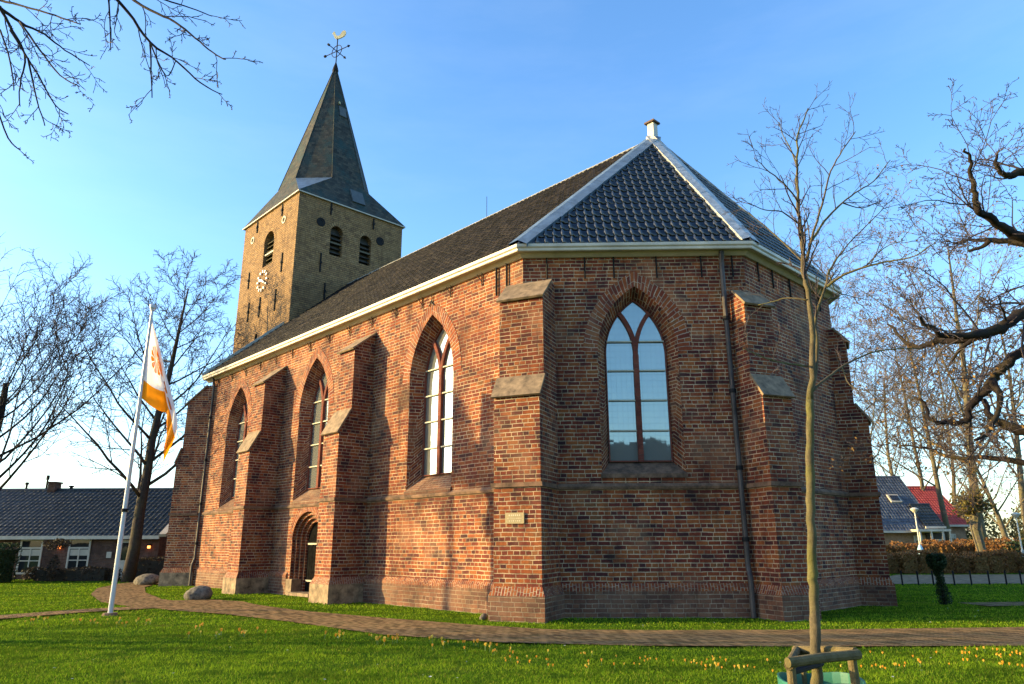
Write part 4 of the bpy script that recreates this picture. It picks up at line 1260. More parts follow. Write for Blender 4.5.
# overhanging tree upper left (its trunk stands left of the picture)
P_OVER = [dict(dens=2.8, ang=42, ratio=1.0, len=0.62, taper=0.35, rr=0.45, start=0.08, wander=0, kids=5),
          dict(seg=5, wander=0.16, up=-0.015, kids=4.5, start=0.2, ang=40, ratio=0.45, taper=0.3, rr=0.7, rmin=0.0055, tip=0.6),
          dict(seg=4, wander=0.2, up=0.03, kids=2.5, start=0.3, ang=45, ratio=0.45, rr=0.8, rmin=0.0055, tip=0.8),
          dict(seg=2, wander=0.2, up=0.03, kids=0, ang=40, ratio=0.5, rmin=0.005, tip=0.9)]
D = 8.5
lim = []
hub = Vector((-8.3, 7.6, 9.3))
for px, r0, dy in (([(0,8),(20,22),(45,35),(65,50),(90,66)],0.022,1.0), ([(0,8),(12,30),(25,55),(20,85),(20,107)],0.02,0.6), ([(20,22),(40,50),(60,75),(80,87)],0.014,-0.4),
               ([(28,58),(37,100),(45,126)],0.012,0.3), ([(10,30),(38,75),(55,105),(68,114)],0.014,0.5), ([(0,30),(10,60),(14,90)],0.012,-0.6),
               ([(-6,100),(8,138),(20,150)],0.012,0.2), ([(0,0),(30,8),(62,18),(80,24)],0.016,-0.8),
               ([(110,-8),(128,12),(150,42),(178,62),(200,83),(222,94)],0.024,0.8), ([(122,-8),(150,10),(175,22),(195,38),(212,52),(226,60)],0.02,-0.6),
               ([(150,42),(151,70),(152,98)],0.012,0.2), ([(108,-6),(110,20),(111,50)],0.013,0.4), ([(140,-8),(165,0),(190,8),(212,16)],0.014,0.9), ([(150,42),(166,76),(176,60)],0.010,0.2)):
    lim.append((poly(px, D, dy), r0*1.15, 0.007))
lim.append(([hub, at(-60,-60,D), at(0,8,D)], 0.10, 0.026)); lim.append(([hub, at(-40,-90,D), at(50,-60,D), at(110,-8,D)], 0.10, 0.028)); lim.append(([hub, at(-20,-110,D), at(70,-70,D), at(122,-8,D)], 0.09, 0.024))
lim.append(([hub, at(-60,40,D), at(-6,100,D)], 0.06, 0.014))
t = limb_tree('overhanging_tree', ([(-9.2,7.2,-0.1),(-9.1,7.3,3),(-8.8,7.4,6.5),hub],[0.34,0.29,0.24,0.14]), lim, None, P_OVER, '', (M['bark_dark'],M['twig']), 31, (-9.2,7.2,0))
tag(t, 'dark bare branches hanging into the upper left sky from a tree beside the lawn', 'tree')

# old oak at the right edge
P_OAK = [dict(dens=2.5, ang=50, ratio=1.0, len=1.7, taper=0.3, rr=0.26, start=0.10, wander=0, kids=5),
          dict(seg=6, wander=0.17, up=0.02, kids=6, start=0.12, ang=45, ratio=0.5, taper=0.3, rr=0.55, rmin=0.008, tip=0.4),
          dict(seg=4, wander=0.18, up=0.02, kids=4.5, start=0.15, ang=45, ratio=0.5, rr=0.6, rmin=0.006, tip=0.6),
          dict(seg=3, wander=0.18, up=0.02, kids=2.2, start=0.3, ang=45, ratio=0.5, rr=0.8, rmin=0.005, tip=0.8),
          dict(seg=2, wander=0.25, up=0.02, kids=0, ang=40, ratio=0.5, rmin=0.006, tip=0.9)]
D = 13.0
lim = []
for px, r0, r1, dy in (([(1120,290),(1060,262),(1024,240),(1006,229),(988,217),(978,211),(975,194),(971,176),(969,160),(964,150)],0.14,0.025,-1.5),
      ([(1040,250),(1024,245),(1000,241),(975,240),(952,243)],0.11,0.025,0.8), ([(990,240),(982,247),(968,251)],0.06,0.03,0.3), ([(1070,190),(1024,172),(1009,175),(995,164),(998,150)],0.13,0.02,-0.5),
      ([(1120,300),(1060,303),(1024,313),(1001,328),(980,334),(952,336),(931,329),(920,317)],0.17,0.035,-1.0), ([(1001,328),(966,339),(938,341),(917,347),(899,334),(889,324)],0.11,0.025,1.6),
      ([(1120,330),(1060,335),(1024,350),(1004,366),(992,380),(982,396),(972,403),(965,421),(949,423),(930,419),(926,405),(915,398)],0.13,0.035,1.0),
      ([(1080,420),(1024,430),(1005,424),(990,415),(984,400)],0.13,0.06,1.0), ([(1100,480),(1024,463),(986,457),(954,458),(925,448),(900,446)],0.08,0.02,2.5),
      ([(992,380),(1000,400),(990,430),(975,440)],0.08,0.03,-0.8), ([(980,334),(960,350),(950,365)],0.06,0.02,0.5)):
    lim.append((poly(px, D, dy), r0*0.95, r1*0.8))
hubs = at(1130,300,D)
t = limb_tree('oak_tree', ([(hubs.x+0.5,D,-0.1),(hubs.x+0.3,D,2.0),(hubs.x+0.1,D,4.2),(hubs.x,D,hubs.z),(hubs.x+0.3,D,hubs.z+2.5)],[0.6,0.5,0.42,0.34,0.2]), lim, (900,0.075,5.4), P_OAK, '', (M['bark_dark'],M['twig']), 37, (hubs.x+0.5,D,0))
tag(t, 'old oak with thick crooked dark limbs reaching in from the right edge', 'tree')

# young staked tree in front
P_YOUNG = [dict(dens=7.0, ang=38, ratio=1.0, len=0.40, taper=0.2, rr=0.55, start=0.30, wander=0, kids=5),
          dict(seg=5, wander=0.12, up=0.03, kids=4.2, start=0.2, ang=38, ratio=0.45, taper=0.3, rr=0.6, rmin=0.0030, tip=0.5),
          dict(seg=3, wander=0.2, up=0.03, kids=1.6, start=0.3, ang=45, ratio=0.45, rr=0.8, rmin=0.0022, tip=0.8),
          dict(seg=2, wander=0.2, up=0.03, kids=0, ang=40, ratio=0.5, rmin=0.0020, tip=0.9)]
D = 6.2
yt = poly([(817,720),(817,684),(815.5,640),(814,600),(812,560),(811,500),(810,450),(810,400)], D)
yt2 = []; rt2 = []; rq = random.Random(43)
for i in range(len(yt)-1):
    for k in range(6):
        u = (i*6+k)/42.0; yt2.append(yt[i].lerp(yt[i+1], k/6)+Vector((rq.gauss(0,.0035),rq.gauss(0,.0035),0))); rt2.append((0.044-0.012*u)*rq.uniform(0.94,1.07)*(1.13 if rq.random()<0.12 else 1))
yt2.append(yt[-1]); rt2.append(0.033)
yt[0] = Vector((yt[1].x, D, -0.05))
yb = (yt[0].x, D, 0)
lim = []
for px, r0, r1, dy in (([(810,400),(813,350),(809,298),(804,271),(801,235),(798,203),(797,158),(798,135),(808,108)],0.032,0.005,0.0),
      ([(811,392),(817,353),(816,317),(826,285),(829,271),(842,252),(856,235)],0.020,0.005,0.3),
      ([(806,262),(812,238),(822,205),(831,171),(843,150),(856,131)],0.014,0.004,-0.4), ([(809,245),(824,222),(842,203),(860,190),(874,181),(890,160)],0.013,0.004,0.5),
      ([(826,287),(844,275),(865,267),(890,261),(915,256),(938,240)],0.014,0.004,-0.5), ([(812,391),(828,377),(842,367),(870,353),(895,349),(922,348)],0.015,0.004,0.6),
      ([(808,366),(792,364),(779,362),(760,356),(743,348)],0.011,0.003,-0.5), ([(808,300),(788,298),(775,301),(758,305)],0.009,0.003,0.3),
      ([(803,262),(785,244),(765,226),(738,205)],0.010,0.003,0.4), ([(799,203),(788,188),(770,172),(754,158)],0.010,0.003,-0.4),
      ([(797,166),(790,148),(783,135),(779,122)],0.008,0.003,0.2), ([(800,225),(782,212),(765,210),(748,203)],0.008,0.003,-0.3), ([(810,240),(806,215),(800,200)],0.006,0.003,0.2),
      ([(843,203),(862,208),(882,200)],0.007,0.003,0.3), ([(829,271),(835,290),(850,296),(868,300)],0.006,0.003,0.3), ([(856,236),(872,220),(884,208)],0.006,0.003,0.2), ([(865,267),(884,248),(905,240)],0.006,0.003,-0.2),
      ([(842,367),(850,385),(870,392)],0.006,0.003,-0.2)):
    lim.append((poly(px, D, dy), r0, r1))
t = limb_tree('young_tree', (yt2, rt2), lim, None, P_YOUNG, '', (M['bark_young'],M['twig']), 41, yb)
tag(t, 'slender young tree with bare twigs and mossy trunk rising between short wooden stakes', 'tree')

# stakes round the young tree
sk = empty('tree_stake_frame', yb)
tag(sk, 'low frame of mossy round wooden stakes and rails around the young tree', 'tree stakes')
def sp_(px,py,Y): return at(px,py,Y)-Vector(yb)
posts = []
for (px,py,Y,lean_) in ((790,658,5.75,0.0),(800,648,6.55,0.0),(851,654,5.95,0.03)):
    p = sp_(px,py,Y); m = MB(); m.tube([(p.x+lean_,p.y,-0.1),(p.x+lean_*0.5,p.y,p.z*0.5),(p.x,p.y,p.z)],[0.036,0.034,0.033],10); m.build('stake', M['stake'], sk, smooth=False)
    posts.append(p)
def rail(a,b,r,nm='rail'):
    m = MB(); m.tube([a+(a-b)*0.08, a.lerp(b,0.5)+Vector((0,0,0.006)), b+(b-a)*0.08], r, 10); m.build(nm, M['stake'], sk)
rail(posts[0]+Vector((0,-0.05,-0.02)), posts[2]+Vector((0,-0.05,0.0)), 0.036)
rail(posts[0]+Vector((0,0.03,-0.05)), posts[1]+Vector((-0.03,0,-0.02)), 0.032)
rail(posts[1]+Vector((0,0.03,-0.02)), posts[2]+Vector((0.02,0.04,0.01)), 0.034)
mid = (posts[0]+posts[2])*0.5
m = MB(); m.tube([posts[0]+Vector((0,-0.02,-0.10)), Vector((0.0,-0.06,posts[0].z-0.11)), Vector((0.06,0.0,posts[0].z-0.11)), Vector((0.0,0.07,posts[0].z-0.11)), posts[0]+Vector((0.02,0.04,-0.10))],0.016,6); m.build('tie_strap', M['iron'], sk)
tb = MB(); n_=28; Rt=0.31
cx_, cy_ = 0.04, 0.02
for k in range(n_):
    a0,a1 = 2*PI*k/n_, 2*PI*(k+1)/n_
    for rr, zz in ((Rt,0),(Rt-0.015,1)):
        P = [(cx_+rr*math.cos(a0),cy_+rr*math.sin(a0),-0.02),(cx_+rr*math.cos(a1),cy_+rr*math.sin(a1),-0.02),(cx_+rr*1.05*math.cos(a1),cy_+rr*1.05*math.sin(a1),0.57+0.015*math.sin(3*a1)),(cx_+rr*1.05*math.cos(a0),cy_+rr*1.05*math.sin(a0),0.57+0.015*math.sin(3*a0))]
        tb.face(P if zz == 0 else P[::-1])
    tb.face([(cx_+Rt*1.05*math.cos(a0),cy_+Rt*1.05*math.sin(a0),0.57+0.015*math.sin(3*a0)),(cx_+Rt*1.05*math.cos(a1),cy_+Rt*1.05*math.sin(a1),0.57+0.015*math.sin(3*a1)),(cx_+(Rt-.015)*1.05*math.cos(a1),cy_+(Rt-.015)*1.05*math.sin(a1),0.57+0.015*math.sin(3*a1)),(cx_+(Rt-.015)*1.05*math.cos(a0),cy_+(Rt-.015)*1.05*math.sin(a0),0.57+0.015*math.sin(3*a0))])
tub = tb.build('watering_ring', M['tub'], None); tub.location = yb
tag(tub, 'green plastic watering ring around the foot of the staked young tree', 'watering ring')

# background trees on the right
P_BG = [dict(seg=8, wander=0.05, up=0.03, kids=18, start=0.25, ang=46, ratio=0.55, taper=0.5, rr=0.38, tip=0.15),
          dict(seg=6, wander=0.10, up=0.06, kids=8, start=0.2, ang=42, ratio=0.48, taper=0.4, rr=0.45, tip=0.2),
          dict(seg=5, wander=0.14, up=0.03, kids=6, start=0.15, ang=42, ratio=0.5, taper=0.3, rr=0.6, rmin=0.018, tip=0.4),
          dict(seg=4, wander=0.18, up=0.02, kids=3, start=0.2, ang=45, ratio=0.5, rr=0.7, rmin=0.015, tip=0.6),
          dict(seg=2, wander=0.2, up=0.0, kids=0, ang=40, ratio=0.5, rmin=0.013, tip=0.6)]
bg = [(962,82,24,0.28,'dense bare tree with brown leaves straight above the pollard',60,'oakleaf',2600),
      (985,56,26,0.38,'tall bare tree with pale trunk behind the pollard near the right edge',51,'oakleaf',1800),
      (950,66,24,0.28,'slim bare tree rising behind the red roofed house',52,'oakleaf',2200),
      (935,72,22,0.26,'thin grey tree between the blue and the red house roofs',53,'oakleaf',1600),
      (905,78,22,0.28,'bare tree standing behind the blue roofed house',54,None,0),
      (862,62,23,0.28,'bare twiggy tree directly behind the right end of the church',55,None,0),
      (800,60,25,0.42,'bare tree whose twigs show above the choir roof on the right',56,None,0),
      (1030,60,21,0.32,'bare tree at the right edge beyond the round clipped bush',57,'oakleaf',1500),
      (1010,48,9,0.22,'small bare tree with forked crown near the right lamp post',58,None,0)]
for px,Y,H,r,lab,seed,lf,nl in bg:
    b_ = at(px, 550, Y)
    tree('bare_tree', (b_.x,Y,0), H, r, P_BG, lab, (M['bark_far'],M['twig_pale']), seed, leaves=(M[lf],nl,0.20) if lf else None)
# pollarded tree in front of the red house
b_ = at(979,545,44); pt_ = empty('pollard_tree', (b_.x,44,0)); rng = random.Random(61)
m = MB(); m.tube([(0,0,-0.1),(0.1,0,1.2),(-0.05,0,2.4),(0.15,0,3.4),(0.1,0,4.0)],[0.30,0.25,0.27,0.36,0.26],10); m.build('trunk', M['bark_far'], pt_)
tw2 = MB(); lf2 = MB()
for k in range(160):
    a = rng.uniform(0,6.28); e = rng.uniform(-0.2,1.3); d_ = Vector((math.cos(a)*math.cos(e),math.sin(a)*math.cos(e),math.sin(e)))
    p0 = Vector((0.1,0,3.5+rng.uniform(-.4,.4))); L_ = rng.uniform(0.7,1.9)
    tw2.tube([p0,p0+d_*L_*0.5+UPV*0.05,p0+d_*L_+UPV*0.1],[0.03,0.02,0.012],3)
    for q in range(5): leaf(lf2, rng, p0+d_*L_*rng.uniform(0.3,0.8)+Vector((rng.gauss(0,.15),rng.gauss(0,.15),rng.gauss(0,.15))), 0.25, k*5+q)
tw2.build('crown', M['twig_pale'], pt_); lf2.build('leaves', M['ivy'], pt_)
tag(pt_, 'knobbly pollarded tree with yellowish shoots in front of the red roof', 'tree')

# ------------------------------------------------------------------ hedges, shrubs
def leafy(name, boxes, n, size, mat, label, cat, seed, base, core=None, parts='foliage'):
    rng = random.Random(seed); m = MB(); b = Vector(base); k = 0
    for (c, h) in boxes:      # ellipsoid-ish or box volumes in local coords
        for i in range(int(n/len(boxes))):
            kind = len(h)
            if kind == 4:     # ellipsoid
                while True:
                    v = Vector((rng.uniform(-1,1),rng.uniform(-1,1),rng.uniform(-1,1)))
                    if 0.35 < v.length < 1: break
                v = v*(1+0.12*math.sin(5*v.x+3*v.z+seed))
                p = Vector((c[0]+v.x*h[0], c[1]+v.y*h[1], c[2]+v.z*h[2]))
            else:
                v = Vector((rng.uniform(-1,1),rng.uniform(-1,1),rng.uniform(-1,1)))
                ax = rng.randrange(3); w_ = rng.uniform(0.88,1.14)*(1 if rng.random()<0.5 else -1)
                if ax == 2: w_ = abs(w_)
                v[ax] = w_
                p = Vector((c[0]+v.x*h[0], c[1]+v.y*h[1], c[2]+v.z*h[2])) + Vector((0,0,0.05*math.sin(p_phase(c,v,h))))
            if p.z < 0.02: p.z = abs(p.z)*0.3+0.02
            leaf(m, rng, p, size, k); k += 1
    if core:
        for (c,h) in boxes:
            if len(h) == 3:
                s_ = 0.80
                m.abox(c[0]-h[0]*s_,c[0]+h[0]*s_,c[1]-h[1]*s_,c[1]+h[1]*s_,0,c[2]+h[2]*s_)
                m.uv[-24:] = [(k+0.5,0)]*24
    o = m.build(name, mat); o.location = b
    return tag(o, label, cat)
def p_phase(c,v,h): return (c[0]+v.x*h[0])*2.3+(c[1]+v.y*h[1])*1.7
# left: before the long house
a = at(-4,584,34.5); leafy('hedge', [((0,0,0.8),(0.7,0.7,0.8))], 1600, 0.13, M['evergreen'], 'dark green clipped hedge block at the far left before the house', 'hedge', 71, (a.x-0.6,35.0,0), core=True)
a0 = at(26,580,36); a1 = at(112,580,36)
leafy('hedge', [((0,0,0.28),((a1.x-a0.x)/2,0.35,0.28))], 2200, 0.11, M['hedge_dark'], 'low brown hedge under the white framed windows of the long house', 'hedge', 72, ((a0.x+a1.x)/2,36.3,0), core=True)
a0 = at(132,580,37); a1 = at(172,580,37)
leafy('hedge', [((0,0,0.5),((a1.x-a0.x)/2,0.35,0.5))], 1300, 0.11, M['hedge_dark'], 'short brown hedge between the leaning tree and the church', 'hedge', 73, ((a0.x+a1.x)/2,37,0), core=True)
a = at(53,570,35.6); tb_ = leafy('trained_shrub', [((0,0,1.7),(0.72,0.3,0.26,0)),((0,0,0.6),(0.3,0.22,0.6,0))], 900, 0.11, M['hedge_dark'], 'dark flat topped trained shrub between the two house windows', 'shrub', 74, (a.x,35.6,0))
# right: beech hedge rows by the road
HZ = 26.5
def hedge_row(px0,px1,Y,h,dep,mat,n,label,seed):
    a = at(px0,560,Y); b = at(px1,560,Y); segs = 14; bx=[]
    rng = random.Random(seed)
    Lx = (b.x-a.x)/segs
    for k in range(segs): bx.append(((-(b.x-a.x)/2+Lx*(k+0.5), rng.uniform(-.3,.3), h/2*rng.uniform(0.6,1.1)),(Lx/2*1.04,dep,h/2*0.95)))
    return leafy('hedge', bx, n, 0.14, mat, label, 'hedge', seed, ((a.x+b.x)/2,Y,0), core=True)
hedge_row(845,1080,42,1.1,0.8,M['beech'],15000,'long rust brown beech hedge along the far side of the road',81)
hedge_row(868,935,48,1.6,0.8,M['beech'],5000,'second brown hedge row in front of the blue roofed house',82)
hedge_row(930,1000,50,1.7,0.9,M['beech'],5000,'brown hedge row below the red roofed house',83)
a = at(1003,548,47); leafy('clipped_bush', [((0,0,1.0),(1.9,1.2,1.0,0))], 1500, 0.2, M['beech'], 'round orange brown bush beside the right lamp post', 'bush', 84, (a.x,47,0))
a = at(1022,548,46); leafy('clipped_bush', [((0,0,0.9),(1.4,1.2,0.95,0))], 1300, 0.2, M['evergreen'], 'round dark green bush at the right edge next to the orange one', 'bush', 85, (a.x+0.3,46,0))
rngs = random.Random(90)
bx = []
for k in range(26):
    px = rngs.uniform(860,1100); Y = rngs.uniform(72,95); a = at(px,540,Y); bx.append(((a.x,Y,rngs.uniform(1.5,3.2)),(rngs.uniform(2.5,4.5),2.5,rngs.uniform(2.5,4.6),0)))
o = leafy('far_scrub', bx, 15000, 0.42, M['scrub'], None, None, 91, (0,0,0)); o['kind'] = 'stuff'
bx = []
for k in range(22):
    px = rngs.uniform(-60,260); Y = rngs.uniform(60,80); a = at(px,540,Y); bx.append(((a.x,Y,rngs.uniform(1,2.2)),(rngs.uniform(2.5,4.5),2.0,rngs.uniform(2.0,4.0),0)))
o = leafy('far_thicket', bx, 9000, 0.36, M['hedge_dark'], None, None, 92, (0,0,0)); o['kind'] = 'stuff'
# slim dark evergreen beside the path on the right
a = at(943,604,20.6)
cy = empty('slim_evergreen', (a.x,20.6,0)); rng = random.Random(95)
m = MB(); m.tube([(0.06,0,-0.05),(0.03,0,0.5),(0,0,1.2)],[0.05,0.04,0.03],7); m.build('trunk', M['bark_dark'], cy)
lm = MB()
for k in range(1500):
    z = rng.uniform(0.02,0.95); rr = 0.19*(0.78+0.22*math.sin(z*6+0.6)); a_ = rng.uniform(0,6.28); r_ = rr*math.sqrt(rng.random())
    leaf(lm, rng, Vector((0.07*(1-z)+r_*math.cos(a_), r_*math.sin(a_), z)), 0.06, k)
lm.build('foliage', M['evergreen'], cy)
lm = MB()
for k in range(1100):
    v = Vector((rng.uniform(-1,1),rng.uniform(-1,1),rng.uniform(-1,1)))
    if v.length > 1: v.normalize()
    leaf(lm, rng, Vector((v.x*0.25+0.0, v.y*0.22, 1.09+v.z*0.22+0.06*abs(v.x))), 0.085, k)
lm.build('crown', M['evergreen'], cy)
tag(cy, 'slim dark clipped evergreen with a bushy head on the right lawn', 'shrub')

# ------------------------------------------------------------------ houses
def house(name, base, rz, L, Dp, eave, ridge, wallm, roofm, label, over=0.35, chim=()):
    t = empty(name, base, rz)
    w = MB()
    # local: front face y=0, x from 0..L, depth +y
    P = [(0,0),(L,0),(L,Dp),(0,Dp)]
    for i in range(4):
        a = P[i]; b = P[(i+1)%4]
        w.face([(a[0],a[1],-0.2),(b[0],b[1],-0.2),(b[0],b[1],eave),(a[0],a[1],eave)])
    rg_ = ridge-0.12
    w.face([(L,0,eave),(L,Dp,eave),(L,Dp/2,rg_)]); w.face([(0,Dp,eave),(0,0,eave),(0,Dp/2,rg_)])
    w.build('wall', wallm, t)
    sl = (ridge-eave)/(Dp/2)
    e0 = eave-over*sl
    tiled('roof', Vector((-0.15,-over,e0)), Vector((L+0.15,-over,e0)), [Vector((L+0.15,Dp/2,ridge)), Vector((-0.15,Dp/2,ridge))], roofm, tw=0.26, gauge=0.36, amp=0.035, parent=t, seed=7)
    b = MB(); b.face([(L+0.15,Dp+over,e0),(-0.15,Dp+over,e0),(-0.15,Dp/2,ridge),(L+0.15,Dp/2,ridge)]); b.face([(-0.15,Dp/2,ridge-0.05),(-0.15,Dp+over,e0-0.05),(L+0.15,Dp+over,e0-0.05),(L+0.15,Dp/2,ridge-0.05)]); b.build('roof', roofm, t)
    r = MB(); r.tube([(-0.15,Dp/2,ridge+0.0),(L+0.15,Dp/2,ridge+0.0)],0.11,8); r.build('ridge_cap', roofm, t)
    gtr = MB(); gtr.box((-0.15,-over-0.10,e0-0.13),(1,0,0),(0,1,0),(0,0,1),L+0.3,0.12,0.17); gtr.build('gutter', M['white'], t)
    tag(t, label, 'house')
    return t
def hwindow(t, x, w, z0, z1, nx=2, nz=2, top=False):
    f = MB(); fw=0.09
    f.abox(x,x+fw,-0.05,0.02,z0,z1); f.abox(x+w-fw,x+w,-0.05,0.02,z0,z1); f.abox(x+fw,x+w-fw,-0.05,0.02,z0,z0+fw); f.abox(x+fw,x+w-fw,-0.05,0.02,z1-fw,z1)
    zt = z1-0.42 if top else z1
    if top: f.abox(x+fw,x+w-fw,-0.045,0.02,zt-0.06,zt+0.02)
    for k in range(1,nx): xx=x+w*k/nx; f.abox(xx-0.03,xx+0.03,-0.04,0.02,z0+fw,zt-0.06)
    for k in range(1,nz): zz=z0+(zt-z0)*k/nz; f.abox(x+fw,x+w-fw,-0.042,0.02,zz-0.025,zz+0.025)
    o = f.build('window', M['white'], t)
    g_ = MB(); g_.face([(x+fw,-0.012,z0+fw),(x+w-fw,-0.012,z0+fw),(x+w-fw,-0.012,z1-fw),(x+fw,-0.012,z1-fw)]); g_.build('glass_pane', M['hglass'], o)
    c_ = MB(); zc = zt-0.10; c_.face([(x+fw,-0.008,zc-0.28),(x+w-fw,-0.008,zc-0.28),(x+w-fw,-0.008,zc),(x+fw,-0.008,zc)]); 
    cb = MB(); cb.abox(x+fw+0.02,x+w-fw-0.02,-0.02,-0.014,zc-0.30,zc); cb.build('blind', M['trim'], o)
    return o
# long house on the left
YH = 38.5
pl0 = at(-140,570,YH); pr0 = at(156,570,YH)
ev = at(80,533,YH).z; rd = at(80,490,YH+4.2).z
LH = house('brick_house', (pl0.x,YH,0), math.radians(0.0), pr0.x-pl0.x, 8.4, ev+0.02, rd, M['hbrick'], M['tile_house'], 'long low brick house with dark tiled roof behind the flagpole')
lx = lambda px: at(px,560,YH).x - pl0.x
zz = lambda py: at(80,py,YH).z
hwindow(LH, lx(18), lx(41)-lx(18), zz(574), zz(539), 2, 2, True)
hwindow(LH, lx(67), lx(89)-lx(67), zz(573), zz(539), 2, 2, True)
hwindow(LH, lx(-60), lx(-35)-lx(-60), zz(574), zz(539), 2, 2, True)
dd_ = MB(); dd_.abox(lx(118),lx(134),-0.06,0.0,0,zz(540)); dr_ = dd_.build('door', M['white'], LH)
dg = MB(); dg.face([(lx(120.5),-0.064,0.9),(lx(131.5),-0.064,0.9),(lx(131.5),-0.064,zz(543)),(lx(120.5),-0.064,zz(543))]); dg.build('glass_pane', M['hglass'], dr_)
dh = MB(); dh.tube([(lx(131.9),-0.07,1.0),(lx(131.9),-0.14,1.0)],0.03,6); dh.build('door_handle', M['iron'], dr_)
for px in (58.5,148):
    l_ = MB(); x_=lx(px); l_.abox(x_-0.05,x_+0.05,-0.14,-0.03,zz(548.5),zz(546)); wl_ = l_.build('wall_lamp', M['lamp'], LH)
    k_ = MB(); k_.abox(x_-0.08,x_+0.08,-0.18,0.0,zz(546)+0.003,zz(545)+0.02); k_.build('lamp_cap', M['iron'], wl_)
nb = MB(); nb.abox(lx(106),lx(111),-0.04,-0.002,zz(558),zz(552)); nb.build('notice_board', M['white'], LH)
for px,py,w_,h_,mt in ((54,478,0.42,0.62,M['hbrick']),(46,473,0.09,0.85,M['iron']),(26,477,0.10,0.45,M['iron']),(71,484,0.15,0.25,M['iron'])):
    x_ = at(px,490,YH+4.2).x-pl0.x; c_ = MB()
    if mt is M['hbrick']:
        c_.abox(x_-w_/2,x_+w_/2,3.9,4.5,rd-0.4,rd+h_*0.6); c_.abox(x_-w_/2-0.06,x_+w_/2+0.06,3.84,4.56,rd+h_*0.6+0.002,rd+h_*0.75)
        c_.build('chimney', mt, LH)
    else:
        c_.tube([(x_,4.2,rd-0.3),(x_,4.2,rd+h_*0.7),(x_,4.2,rd+h_*0.7+0.002),(x_,4.2,rd+h_)],[w_*0.6,w_*0.6,w_,w_],8); c_.build('roof_vent', mt, LH)
vbd = MB(); X_=pr0.x-pl0.x+0.16
vd = Vector((0,4.2+0.35,rd-(ev+0.02-0.35*(rd-ev-0.02)/4.2))); vl = vd.length; vd.normalize()
vbd.box(Vector((X_,-0.42,ev-0.35*(rd-ev)/4.2)), Vector((1,0,0)), vd, Vector((1,0,0)).cross(vd), 0.35, vl, 0.16); vbd.build('verge_board', M['trim'], LH)
ann = house('annex_house', (pr0.x+0.8,YH+2.0,0), 0, 7.0, 6.0, ev-0.1, rd-0.6, M['hbrick'], M['tile_house'], 'dark brick annex half hidden between the long house and the church')

# blue roofed house on the right
YB = 62.0
p0 = at(850,560,YB); p1 = at(939,545,YB)
eB_ = at(900,529,YB).z; rB = at(900,477,YB+4.5).z
BH = house('village_house', (p0.x,YB,0), 0.0, p1.x-p0.x-0.2, 9.0, eB_+0.3, rB, M['hbrick2'], M['tile_blue2'], 'house with steep blue tiled roof and skylight right of the church', over=0.5)
bx_ = lambda px: at(px,540,YB).x-p0.x
slp = (rB-eB_-0.3)/4.5
yw = 1.9; skx = at(892,508,YB+1.9).x-p0.x; zw = eB_+0.3+slp*yw
sd_ = Vector((0,1,slp)).normalized()
sk_ = MB(); sk_.box(Vector((skx,yw,zw+0.10)), Vector((1,0,0)), sd_, Vector((1,0,0)).cross(sd_), 0.95, 0.95, 0.12); so_ = sk_.build('skylight', M['white'], BH)
gl_ = MB(); gl_.box(Vector((skx+0.12,yw+0.1,zw+0.12+0.1*slp)), Vector((1,0,0)), sd_, Vector((1,0,0)).cross(sd_), 0.7, 0.62, 0.16); gl_.build('glass_pane', M['hglass'], so_)
pg = MB(); 
for px in (911,922,933,940): pg.abox(bx_(px)-0.06,bx_(px)+0.06,-1.6,-1.48,0,2.5)
pg.abox(bx_(909),bx_(941),-1.65,-0.02,2.5,2.68); pg.build('porch', M['white'], BH)
hwindow(BH, bx_(914), 2.2, 0.2, 2.2, 2, 1)
# red roofed house
YR = 68.0
p0 = at(933,545,YR); p1 = at(968,545,YR)
RH = house('village_house', (p0.x-1.0,YR,0), 0.0, p1.x-p0.x+1.0, 8.0, at(950,524,YR).z+0.3, at(940,487,YR+4).z, M['hbrick2'], M['tile_red'], 'house with bright red tiled roof beside the blue roofed one', over=0.5)
hwindow(RH, p1.x-p0.x-2.0, 2.0, 0.4, 2.4, 2, 1)
YD = 60.5
q0 = at(936,540,YD); sh = MB()
shed = house('garden_shed', (q0.x,YD+1.2,0), 0, at(953,540,YD).x-q0.x, 3.4, at(940,524,YD).z, at(940,504,YD+2).z, M['louver'], M['tile_house'], 'small dark shed with black roof in front of the red roofed house', over=0.2)
shed['category'] = 'shed'
hwindow(shed, 0.35, 0.8, 0.6, 1.9, 1, 1)

# ------------------------------------------------------------------ street lamps, posts
def lamp(px, ptop, Y, label, blue):
    b = at(px,560,Y); zt = at(px,ptop,Y).z
    t = empty('street_lamp', (b.x,Y,0))
    m = MB(); m.tube([(0,0,-0.1),(0,0,1.2),(0,0,1.22),(0,0,zt-0.2)],[0.065,0.06,0.042,0.034],10); m.build('lamp_pole', M['lamp_post'], t)
    h_ = MB(); h_.tube([(0,0,zt-0.2),(0,0,zt-0.05),(0,0,zt)],[0.08,0.22,0.24],12); h_.tube([(0,0,zt+0.002),(0,0,zt+0.08)],[0.26,0.10],12); h_.build('lamp_head', M['lamp_post'], t)
    if blue:
        c_ = MB(); c_.tube([(0,0,0.9),(0,0,1.3),(0,0,1.5)],[0.24,0.14,0.07],10); c_.build('lamp_collar', M['blue_paint'], t)
    return tag(t, label, 'street lamp', 'street lamps along the road')
lamp(922,509,44,'pale street lamp with bluish foot standing before the blue roof',True)
lamp(1024,514,42,'pale street lamp at the right edge of the picture',False)
